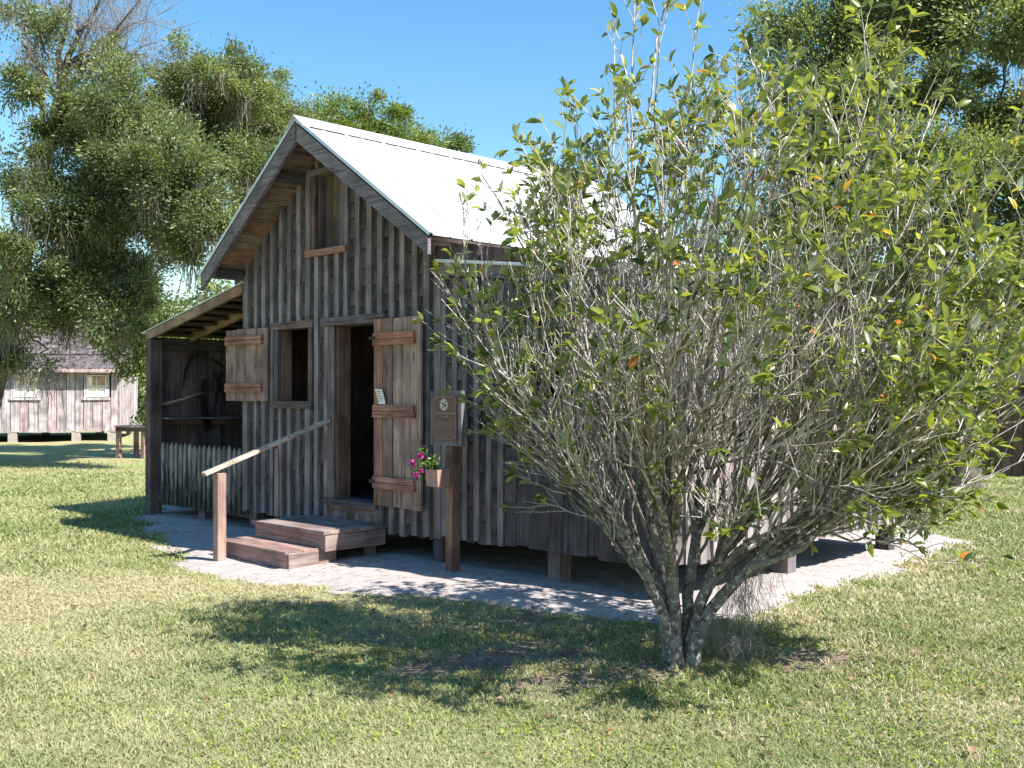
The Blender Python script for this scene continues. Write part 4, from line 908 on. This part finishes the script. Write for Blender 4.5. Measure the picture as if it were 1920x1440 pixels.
# ------------------------------------------------------------------ shingled cabin on the left
cb = tag(empty('shingled_cabin', (-13.6, 36.0, 0), math.atan2(.256, .967)), 'sun bleached pinkish board cabin with a grey shingle roof and two white windows', 'cabin')
W_, D_ = 9.0, 7.0                                     # local x runs left (negative), y back
bb = MB(); bb.box(-W_, 0, 0.04, D_, .42, 2.5); cw = bb.build('wall', M['dark'], cb)
wins = [(-3.30, -2.60, 1.52, 2.27), (-1.0, -0.38, 1.52, 2.27)]
x = -W_
while x < -0.01:
    bw_ = random.uniform(.24, .32); x1 = min(x + bw_, -0.0)
    for a, c in blocked(x, x1, .34 + random.uniform(-.03, .02), 2.5, [(q[0] - .06, q[1] + .06, q[2] - .1, q[3] + .12) for q in wins]):
        bb = MB(); bb.box(x + .012, x1 - .012, -.002 + random.uniform(-.008, .004), .04, a, c); bb.build('board', M['cabin'], cw)
    x = x1
y = 0.0
while y < D_:
    bw_ = random.uniform(.24, .32); bb = MB(); bb.box(0.0, .035 + random.uniform(0, .01), y + .005, min(y + bw_, D_) - .01, .36, 2.5); bb.build('board', M['cabin'], cw); y += bw_
for q in wins:
    x0, x1, z0, z1 = q
    bb = MB(); bb.box(x0 - .10, x0, -.03, .0, z0 - .02, z1 + .02); bb.box(x1, x1 + .10, -.03, .0, z0 - .02, z1 + .02); bb.box(x0 - .12, x1 + .12, -.035, 0, z1 + .021, z1 + .12); bb.box(x0 - .14, x1 + .14, -.06, 0, z0 - .10, z0 - .021); wf = bb.build('window', M['cabin'], cb)
    bb = MB(); t_ = .035
    bb.box(x0, x0 + t_, -.028, .01, z0, z1); bb.box(x1 - t_, x1, -.028, .01, z0, z1); bb.box(x0 + t_, x1 - t_, -.027, .01, z0, z0 + t_ * 1.4); bb.box(x0 + t_, x1 - t_, -.027, .01, z1 - t_, z1); zc = (z0 + z1) / 2; bb.box(x0 + t_, x1 - t_, -.030, .01, zc - .02, zc + .02)
    xm = (x0 + x1) / 2; bb.box(xm - .012, xm + .012, -.024, .01, z0 + t_ * 1.4, zc - .02); bb.box(xm - .012, xm + .012, -.024, .01, zc + .02, z1 - t_); bb.build('sash', M['white'], wf)
    for (a, c) in ((x0 + t_, xm - .012), (xm + .012, x1 - t_)):
        for (e, f_) in ((z0 + .049, zc - .02), (zc + .02, z1 - t_)): b2 = MB(); b2.box(a, c, -.004, .0, e, f_); b2.build('pane', M['glass'], wf)
    bb = MB(); nn = 14
    for s_ in (0, 1):
        for lo, hi, cc in ((z0 + .05, zc - .04, 1),):
            for i in range(nn):
                xa = x0 + .04 + (x1 - x0 - .08) * i / nn; xb = xa + (x1 - x0 - .08) / nn
                if s_ == 0: bb.add([(xa, .008 + .003 * (i % 2), lo), (xb, .008 + .003 * ((i + 1) % 2), lo), (xb, .008 + .003 * ((i + 1) % 2), hi), (xa, .008 + .003 * (i % 2), hi - .02 * (i % 3))], [(0, 1, 2, 3)])
    for i in range(3): bb.add([(x0 + .04, .009, zc + .03), (x0 + .16, .009, zc + .03), (x0 + .10 + .03 * i, .009, z1 - .05), (x0 + .04, .009, z1 - .05)], [(0, 1, 2, 3)]) if i == 2 else None
    bb.build('curtain', M['curtain'], wf)
# roof: lower porch pitch then a steeper main pitch
def rz_c(y): return 2.50 + (y + .35) * .42 if y < .75 else 2.50 + 1.10 * .42 + (y - .75) * .82
bb = MB()
for y0, y1 in ((-.35, .75), (.75, 3.8)):
    bb.add([(-W_ - .3, y0, rz_c(y0 + 1e-6) - .05), (.3, y0, rz_c(y0 + 1e-6) - .05), (.3, y1, rz_c(y1 - 1e-6) - .05), (-W_ - .3, y1, rz_c(y1 - 1e-6) - .05)], [(0, 1, 2, 3), (3, 2, 1, 0)])
bb.add([(-W_ - .3, 3.8, rz_c(3.79)), (.3, 3.8, rz_c(3.79)), (.3, 7.4, 2.5), (-W_ - .3, 7.4, 2.5)], [(0, 1, 2, 3)]); rfc = bb.build('roof', M['shingle'], cb)
bb = MB(); row = 0; y = -.38
while y < 3.75:
    st = .15 if y < .75 else .135; x = -W_ - .3 + random.uniform(-.1, 0); y1 = y + st * 1.5
    while x < .3:
        wd = random.uniform(.09, .17); j = random.uniform(-.018, .018); yy = y + j
        if yy < .72 and y1 > .78: y1c = .76
        else: y1c = y1
        z0 = rz_c(yy) + .022; z1 = rz_c(min(y1c, 3.8)) + .002
        bb.add([(x + .004, yy, z0), (x + wd - .004, yy, z0), (x + wd - .004, y1c, z1), (x + .004, y1c, z1), (x + .004, yy, z0 - .03), (x + wd - .004, yy, z0 - .03)], [(0, 1, 2, 3), (4, 5, 1, 0)], var=random.random()); x += wd
    y += st
tag(bb.build('shingles', M['shingle'], rfc), kind='stuff')
bb = MB(); bb.add([(.02, 0, 2.5), (.02, 7.0, 2.5), (.02, 3.8, rz_c(3.79) - .05), (.02, .75, rz_c(.75) - .05)], [(0, 1, 2, 3)]); bb.build('gable_end', M['cabin'], cb)
bb = MB(); bb.box(-W_ - .3, .3, -.40, -.37, 2.36, 2.48); bb.build('eave_board', M['cabin'], cb)
for x in (-7.6, -5.2, -3.35, -1.35, -.2):
    for y in (.15, 6.5): bb = MB(); bb.box(x - .14, x + .14, y - .14, y + .14, -.05, .42); bb.build('pier', M['concrete'], cb)

# planting table
tb = tag(empty('garden_table', (-9.72, 27.0, 0), R(-20)), 'rough wooden planting table standing on the lawn before the cabin', 'table')
for i in range(3): bb = MB(); bb.box(-.35, 1.5, -.42 + i * .28, -.42 + i * .28 + .27, .77, .81); bb.build('top_board', M['cabin'], tb)
bb = MB(); bb.box(-.33, 1.48, -.40, -.37, .66, .769); bb.box(-.33, -.30, -.37, .38, .66, .769); bb.build('apron', M['shed'], tb)
for x, y in ((-.28, -.33), (1.40, -.33), (-.28, .33), (1.40, .33), (.5, -.33)): bb = MB(); bb.box(x - .05, x + .05, y - .05, y + .05, -.02, .768); bb.build('leg', M['post'], tb)
pt = tag(empty('potted_plant', (-9.28, 26.75, .812)), 'leafy green herb plant standing on the garden table', 'plant')
n_ = 420; pos = rng.normal(size=(n_, 3)) * np.array([.2, .15, .09]) + np.array([0, 0, .12]); pos[:, 2] = np.abs(pos[:, 2]) + .02
V, F = leaves(pos, rand_dirs(n_) + np.array([0, 0, .5]), rand_dirs(n_) + np.array([0, 0, 1]), np.full(n_, .10), np.full(n_, .05), LEAF_SMALL); link('foliage', fast_mesh('foliage', V, F, M['oak_leaf_light'], np.repeat(rng.random(n_), 4)), pt)
bb = MB(); bb.box(-.16, .16, -.12, .12, .001, .06); bb.build('tray', M['shed'], pt)

# ------------------------------------------------------------------ THE MAGNOLIA-LIKE BUSH
def magnolia():
    B = np.array([1.0, 6.2, 0.0])
    root = tag(empty('sweetbay_tree', tuple(B)), 'wide many-stemmed bushy tree with pale twigs and yellow green leaves in front of the house', 'tree')
    C = np.array([1.36, 6.0, 2.02]); RX, RY, RZt, RZb = 1.58, 1.45, 1.45, 1.6
    # trunk: several stems fused at the foot
    mains = []; tr = []
    foot = [(-.060, 0, -.22, .05, .30), (-.035, -.035, -.09, -.10, .50), (.060, .01, .22, -.05, .33), (.045, .04, .10, .20, .42), (-.03, .04, -.12, .18, .45), (.065, -.025, .42, -.12, .28), (-.05, -.02, -.30, -.14, .36)]
    for fx, fy, dx, dy, hh in foot:
        a = B + np.array([fx, fy, -.05]); b_ = B + np.array([fx * .55, fy * .55, .30]); c = B + np.array([fx + dx, fy + dy, .40 + hh])
        p = curve_pts(a, b_, c, 10); p[1:] += rng.normal(size=(9, 3)) * .004
        rad = np.array([.070, .052, .045, .041, .038, .036, .034, .032, .030, .028]) * rng.uniform(.85, 1.1); tr.append((p - B, rad, None)); mains.append((p, rad))
    V, F = tubes_fast(tr, 12); V += rng.normal(size=V.shape) * .0012
    link('trunk', fast_mesh('trunk', V, F, M['mag_bark'], smooth=True), root)
    # targets on the crown's envelope
    T = []
    n = 46; ga = math.pi * (3 - 5 ** .5)
    for i in range(n):
        zz = 1 - (i + .5) / n * 1.42; rr_ = math.sqrt(max(0, 1 - zz * zz)); th = ga * i + .4
        q = np.array([rr_ * math.cos(th), rr_ * math.sin(th), zz]); sc_ = rng.uniform(.74, 1.0)
        T.append(C + q * np.array([RX, RY, RZt if zz > 0 else RZb]) * sc_)
    # measured silhouette tips (world x, z at their own depth)
    for x_, z_, y_ in ((-.47, 2.28, 6.2), (-.44, 2.12, 6.1), (-.50, 2.2, 6.35), (-.42, 1.85, 6.2), (-.25, 1.95, 6.0), (-.32, 1.62, 6.4), (-.12, 2.95, 6.6), (.36, 3.15, 6.4), (.73, 3.5, 6.1), (1.2, 3.6, 6.3), (1.9, 3.7, 6.3), (1.6, 3.6, 5.9), (2.4, 3.4, 6.3), (2.8, 2.9, 5.9), (2.1, 3.5, 5.8), (3.0, 2.3, 6.4), (3.0, 2.0, 6.2), (3.05, 1.5, 6.0), (2.9, .95, 6.3), (2.5, .75, 6.0), (2.95, 2.6, 6.1), (2.5, .68, 6.3), (2.6, .95, 5.7), (2.3, .8, 6.7), (2.8, 1.0, 6.9), (2.6, 3.2, 6.0), (0.1, 1.25, 6.3), (2.2, 1.2, 5.1), (2.6, 1.7, 5.4), (1.2, 1.0, 4.85), (.5, 1.3, 5.0), (1.7, .95, 5.0), (1.0, 1.75, 4.45), (1.5, 2.0, 4.4), (1.9, 1.6, 4.6), (.7, 2.15, 4.55), (1.2, 2.6, 4.6), (.45, 1.7, 4.7)):
        T.append(np.array([x_, y_, z_]))
    prim = []
    for q in T:
        best = min(range(len(mains)), key=lambda k: np.linalg.norm((mains[k][0][-1] - B)[:2] / .6 - (q - B)[:2] / np.linalg.norm(q - B)) + rng.random() * .35)
        p, rad = mains[best]; k = int(rng.integers(6, 10)); a = p[k]
        flat = q - a; outl = np.linalg.norm(flat[:2]); hi = flat[2]
        # leave along the stem, then sweep towards the target
        d0 = vnorm((p[k] - p[k - 2])[None])[0]; L = np.linalg.norm(flat); low = hi < .9
        b_ = a + d0 * L * .30 + np.array([flat[0], flat[1], 0]) * .28 + np.array([0, 0, .05 if low else .12]) * L
        c = q; pp = curve_pts(a, b_, c, 16); w_ = np.cumsum(rng.normal(size=(16, 3)) * .022, 0); w_ -= w_[0]; pp += w_
        r0 = rad[k] * (rng.uniform(.22, .40) if rng.random() < .72 else rng.uniform(.6, .85)); prim.append((pp, r0, .0045, L))
    sec = []; ter = []; ends = []
    def child(p, k, ang, L, up, n, wob):
        d = vnorm((p[min(k + 1, len(p) - 1)] - p[max(k - 1, 0)])[None])[0]; o = rng.normal(size=3); o -= d * (o @ d); o /= np.linalg.norm(o)
        nd = d * math.cos(ang) + o * math.sin(ang); nd = nd + np.array([0, 0, up]); nd /= np.linalg.norm(nd); a = p[k]
        b_ = a + nd * L * .5; c = a + nd * L + np.array([0, 0, up * L * .35]) + rng.normal(size=3) * L * .08; q = curve_pts(a, b_, c, n); q[1:] += np.cumsum(rng.normal(size=(n - 1, 3)) * wob, 0); return q
    for pp, r0, r1, L in prim:
        ns = int(5 + L * 2.4)
        for _ in range(ns):
            k = int(rng.integers(4, 15)); f = k / 15; l = rng.uniform(.35, .95) * (1.05 - .45 * f) * min(1, L / 1.7); q = child(pp, k, R(rng.uniform(16, 42)), l, .32, 8, .012)
            if np.linalg.norm((q[-1] - C) / np.array([RX, RY, RZt if q[-1][2] > C[2] else RZb])) > 1.12: continue
            rr_ = (r0 + (r1 - r0) * f) * .55; sec.append((q, max(.0045, rr_), .0028)); 
            for _ in range(int(rng.integers(3, 6))):
                kk = int(rng.integers(2, 7)); q2 = child(q, kk, R(rng.uniform(18, 50)), rng.uniform(.12, .38), .25, 5, .006); ter.append((q2, .0034, .0019)); ends.append(q2)
                if rng.random() < .6: q3 = child(q2, int(rng.integers(1, 4)), R(rng.uniform(25, 55)), rng.uniform(.07, .2), .2, 4, .004); ter.append((q3, .0026, .0017)); ends.append(q3)
            ends.append(q)
        for _ in range(int(1 + L * .9)):
            k = int(rng.integers(3, 13)); q = child(pp, k, R(rng.uniform(10, 45)), rng.uniform(.3, .9), .45, 8, .008); sec.append((q, .0048, .0022))
            for _ in range(3): ter.append((child(q, int(rng.integers(2, 7)), R(rng.uniform(20, 60)), rng.uniform(.08, .3), .3, 4, .006), .0030, .0018))
        ends.append(pp[-6:])
    # long bare-ish leader shoots above the crown
    for x_, y_, z0, x1_, z1_ in ((.74, 6.1, 2.3, .74, 4.15), (.80, 6.1, 3.2, .98, 4.1), (1.05, 6.3, 2.5, 1.17, 4.05), (.45, 6.2, 2.3, .36, 3.35), (.62, 6.0, 2.2, .60, 3.75), (2.3, 6.2, 2.6, 2.6, 3.45), (-.20, 6.2, 2.0, -.30, 2.72)):
        q = curve_pts(np.array([x_, y_, z0]), np.array([(x_ + x1_) / 2 - .05, y_, (z0 + z1_) / 2]), np.array([x1_, y_ + .1, z1_]), 12); q[1:] += np.cumsum(rng.normal(size=(11, 3)) * .006, 0); sec.append((q, .008, .003)); ends.append(q[-4:])
        for _ in range(4): q2 = child(q, int(rng.integers(5, 11)), R(rng.uniform(20, 45)), rng.uniform(.15, .35), .3, 5, .005); ter.append((q2, .0034, .002)); ends.append(q2)
    V, F = tubes_fast([(p - B, r0, r1) for p, r0, r1, L in prim], 8); link('limb', fast_mesh('limb', V, F, M['mag_bark'], smooth=True), root)
    V, F = tubes_fast([(p - B, a, b_) for p, a, b_ in sec], 5); o = link('branches', fast_mesh('branches', V, F, M['mag_twig'], smooth=True), root); o['kind'] = 'stuff'
    V, F = tubes_fast([(p - B, a, b_) for p, a, b_ in ter], 3); o = link('twigs', fast_mesh('twigs', V, F, M['mag_twig']), root); o['kind'] = 'stuff'
    # leaves
    LP = []; LDr = []; LN = []; LL = []
    for q in ends:
        tip = q[-1]; d = vnorm((q[-1] - q[-2])[None])[0]; e = (tip - C) / np.array([RX, RY, RZt if tip[2] > C[2] else RZb]); rho = np.linalg.norm(e)
        right_ = tip[0] > 1.5; prob = np.clip((rho - .45) / .38, .10, 1) * ((.8 if tip[2] < 1.5 else 1.5) if right_ else (1.15 if tip[2] > 2.0 else .5)) * np.clip(.35 + 1.1 * hnoise(tip[0] + tip[1], tip[2] + .3 * tip[1], 4.3, 2.2), 0, 1)
        if tip[2] < 2.3 and tip[0] < 1.6 and rho < .8: prob *= .45
        if rho > 1.2 and tip[0] < 2.2 and tip[2] < 3.3: continue
        if rng.random() > prob: continue
        m = int(rng.integers(4, 8)) + (2 if right_ else 0)
        for i in range(m):
            if i < 4: at = tip + d * rng.uniform(-.01, .01); sp = rng.uniform(.5, 1.1)
            else: j = rng.integers(max(1, len(q) - 3), len(q)); at = q[j] * .5 + q[j - 1] * .5; sp = rng.uniform(.8, 1.4)
            o = rng.normal(size=3); o -= d * (o @ d); o /= np.linalg.norm(o); dr = d * 1.0 + o * sp; dr[2] -= rng.uniform(.0, .5)
            LP.append(at); LDr.append(dr); LN.append(np.array([0, 0, 1.0]) + rng.normal(size=3) * .55 - o * .0 + d * .3); LL.append(rng.uniform(.05, .10))
    LP = np.array(LP); LDr = np.array(LDr); LN = np.array(LN); LL = np.array(LL); WW = LL * rng.uniform(.36, .46, len(LL)); n = len(LP)
    print('magnolia leaves', n)
    d = vnorm(LDr); nrm = vnorm(LN - d * (LN * d).sum(-1, keepdims=True)); face = np.abs((nrm * vnorm(np.array([0, 0, 1.6]) - LP)).sum(-1)) * LL / np.linalg.norm(LP - np.array([0, 0, 1.6]), axis=1)
    vis = (np.abs(LP[:, 0] / LP[:, 1]) < .49); order = np.argsort(-face * vis); big = order[:300]; small = order[300:]
    proto = []
    for k in range(3):
        V, F = leaves(np.zeros((1, 3)), np.array([[1., 0, 0]]), np.array([[0, 0, 1.]]), np.array([1.0]), np.array([.37 + .04 * k]), LEAF_BIG); proto.append(fast_mesh('leaf', V, F, M['mag_leaf'], smooth=True))
    side_ = np.cross(nrm, d)
    for i in big:
        o = bpy.data.objects.new('leaf', proto[int(rng.integers(0, 3))]); COL.objects.link(o); o.parent = root
        m = Matrix(((d[i][0], side_[i][0], nrm[i][0], 0), (d[i][1], side_[i][1], nrm[i][1], 0), (d[i][2], side_[i][2], nrm[i][2], 0), (0, 0, 0, 1))); o.matrix_local = Matrix.Translation(LP[i] - B) @ m @ Matrix.Scale(LL[i], 4)
    V, F = leaves(LP[small] - B, LDr[small], LN[small], LL[small], WW[small], LEAF_BIG); o = link('foliage', fast_mesh('foliage', V, F, M['mag_leaf'], np.repeat(rng.random(len(small)), 8), smooth=True), root); o['kind'] = 'stuff'
    # moss clumps under the right-hand low limb
    A = np.array([(.40, .05, .60), (.36, -.02, .56), (.44, 0, .62), (.40, .1, .42), (.34, .05, .40), (.20, .1, .25), (.25, 0, .16), (.32, -.05, .13), (.42, 0, .14)]); V, F, vr = moss_mesh(A, np.array([.5, .4, .28, .3, .36, .2, .14, .12, .12]), 60, .06, .0015)
    o = link('spanish_moss', fast_mesh('spanish_moss', V, F, M['moss'], vr), root); o['kind'] = 'stuff'
magnolia()

# ------------------------------------------------------------------ grass, weeds, litter
def scatter(n, y0, y1, power=1.0):
    Y = (y0 ** (1 - 0) * 0 + 1) * np.exp(rng.uniform(math.log(y0), math.log(y1), n)) ; X = rng.uniform(-.60, .58, n) * (Y + .9); return X, Y
def grass():
    n = 480000; X, Y = scatter(n, 3.9, 26)
    sd = sand_sdf(X, Y); keep = sd < rng.normal(size=n) * .10 - .04; keep |= (rng.random(n) < .02 * np.exp(-np.abs(sd) / .25) + .0015)
    bare = hnoise(X, Y, 2.7, 3.1); shade = np.exp(-(((X + .3) / 2.2) ** 2 + ((Y - 6.9) / 1.2) ** 2)); keep &= ~((Y > 17) & (rng.random(n) < (Y - 17) / 9)); keep &= rng.random(n) > soilness(X, Y) * .93
    X, Y = X[keep], Y[keep]; n = len(X); Z = gz(X, Y)
    dist = np.hypot(X, Y); tall = hnoise(X, Y, 1.5, 5.0); L = rng.uniform(.022, .062, n) * (.65 + .7 * tall) * np.clip(dist / 9, 1, 1.4); W = rng.uniform(.0018, .0040, n) * np.clip(dist / 5.0, 1, 3.2)
    dry = np.clip(dryness(X, Y), 0, 1)
    ang = rng.uniform(0, 2 * math.pi, n); lean = rng.uniform(.35, 1.5, n) + .5 * dry; dx, dy = np.cos(ang), np.sin(ang)
    base = np.stack([X, Y, Z - .003], -1); mid = base + np.stack([dx * lean * L * .35, dy * lean * L * .35, L * .6 / (1 + .3 * lean)], -1); tip = mid + np.stack([dx * lean * L * .55, dy * lean * L * .55, L * .35 / (1 + lean)], -1)
    a2 = ang + rng.normal(size=n) * .6 + math.pi / 2; s = np.stack([np.cos(a2), np.sin(a2), np.zeros(n)], -1) * W[:, None]
    V = np.stack([base - s, base + s, mid + s * .8, mid - s * .8, tip], 1).reshape(-1, 3); b = (np.arange(n) * 5)[:, None]
    F = np.concatenate([b + np.array([[0, 1, 2]]), b + np.array([[0, 2, 3]]), b + np.array([[3, 2, 4]])], 1).reshape(-1, 3)
    pat = hnoise(X, Y, .9, 1.0) * .26 + hnoise(X, Y, 3.1, 8.0) * .2 + hnoise(X, Y, 7.3, 2.0) * .12; rightg = np.clip((X - .2) / 2.0, 0, 1) * .16; v = np.clip(.12 + pat + .22 * (hnoise(X, Y, 1.9, 21.0) > .68) * rng.random(n) + rng.random(n) * .40 + dry * .42 - rightg, 0, .999)
    o = link('grass', fast_mesh('grass', V, F, M['grass'], np.repeat(v, 5))); tag(o, 'short mixed green and straw coloured lawn grass', 'grass', kind='stuff')
    # low broad-leaved weeds under and right of the bush
    n = 26000; X, Y = scatter(n, 4.2, 13); c = hnoise(X, Y, 2.2, 11.0); keep = (sand_sdf(X, Y) < -.06) & (c > .45) & (X > -2.6 + rng.normal(size=n) * .5) & (rng.random(n) < c); X, Y = X[keep], Y[keep]; n = len(X)
    P = np.stack([X, Y, gz(X, Y) + rng.uniform(.008, .03, n)], -1); L = rng.uniform(.014, .03, n); ang = rng.uniform(0, 6.28, n)
    V, F = leaves(P, np.stack([np.cos(ang), np.sin(ang), rng.uniform(-.1, .6, n)], -1), rng.normal(size=(n, 3)) * .25 + np.array([0, 0, 1]), L, L * .6, LEAF_SMALL)
    o = link('weeds', fast_mesh('weeds', V, F, M['weed'], np.repeat(rng.random(n), 4))); tag(o, 'low yellow green weeds growing among the lawn grass', 'weeds', kind='stuff')
    # leaf litter under the bush
    n = 2300; X = rng.normal(size=n) * 1.3 + .7; Y = rng.normal(size=n) * .75 + 6.6; m = 220; X[:m], Y[:m] = scatter(m, 4.2, 12); P = np.stack([X, Y, gz(X, Y) + rng.uniform(.015, .035, n)], -1); keep = sand_sdf(X, Y) < .1; P = P[keep]; n = len(P); ang = rng.uniform(0, 6.28, n); L = rng.uniform(.015, .045, n)
    V, F = leaves(P, np.stack([np.cos(ang), np.sin(ang), rng.uniform(-.3, .3, n)], -1), rng.normal(size=(n, 3)) * .4 + np.array([0, 0, 1]), L, L * .42, LEAF_BIG)
    o = link('leaf_litter', fast_mesh('leaf_litter', V, F, M['litter'], np.repeat(rng.random(n), 8))); tag(o, 'small brown dead leaves lying scattered in the grass', 'leaf litter', kind='stuff')
    # crumbs and twigs on the sand
    n = 420; X = rng.uniform(-3.4, 4.2, n); Y = rng.uniform(7.2, 11.2, n); keep = sand_sdf(X, Y) > .02; X, Y = X[keep], Y[keep]; n = len(X); P = np.stack([X, Y, gz(X, Y) + .034], -1); ang = rng.uniform(0, 6.28, n); L = rng.uniform(.012, .045, n)
    V, F = leaves(P, np.stack([np.cos(ang), np.sin(ang), rng.uniform(-.1, .1, n)], -1), rng.normal(size=(n, 3)) * .3 + np.array([0, 0, 1]), L, L * .3, LEAF_SMALL)
    o = link('sand_litter', fast_mesh('sand_litter', V, F, M['litter'], np.repeat(rng.random(n) * .6, 4))); tag(o, 'dark crumbs of leaf and bark lying on the pale sand', 'leaf litter', kind='stuff')
grass()
# the fallen leaves that can be made out one by one
V, F = leaves(np.zeros((1, 3)), np.array([[1., 0, 0]]), np.array([[0, 0, 1.]]), np.array([.085]), np.array([.036]), LEAF_BIG)
fm = fast_mesh('fallen_leaf', V, F, M['litter'])
for (x, y), lab in (((160, 1183), 'curled reddish dead leaf on the lawn at far left'), ((130, 1225), None), ((285, 1270), 'orange brown leaf on the open lawn at the lower left'), ((132, 1140), 'brown leaf lying on the pale dry grass left of the handrail'), ((772, 1183), 'red brown leaf in the bush shade below the sand'), ((862, 1280), 'tan leaf standing up in the grass at the shade edge'), ((1018, 1358), 'brown leaf at the lower edge of the bush shade'), ((1415, 1385), 'tan curled leaf in the foreground grass below the trunk'), ((1432, 1408), 'small red leaf in the foreground grass right of the tan one'), ((1715, 1350), 'pale leaf in the bright grass at the lower right'), ((1818, 1425), 'dark red leaf at the very bottom right of the lawn'), ((1890, 1220), 'brown leaf near the right edge of the lawn'), ((1545, 1165), 'orange leaf on the grass just right of the sand')):
    if lab is None: continue
    k = 1.6 * 1955 / (y - 740); p = px(x, y, k); o = link('fallen_leaf', fm, None, (p[0], p[1], float(gz(p[0], p[1])) + .035), (random.uniform(-.5, .5), random.uniform(-.4, .4), random.uniform(0, 6.2))); tag(o, lab, 'leaf', 'fallen leaves on the lawn')
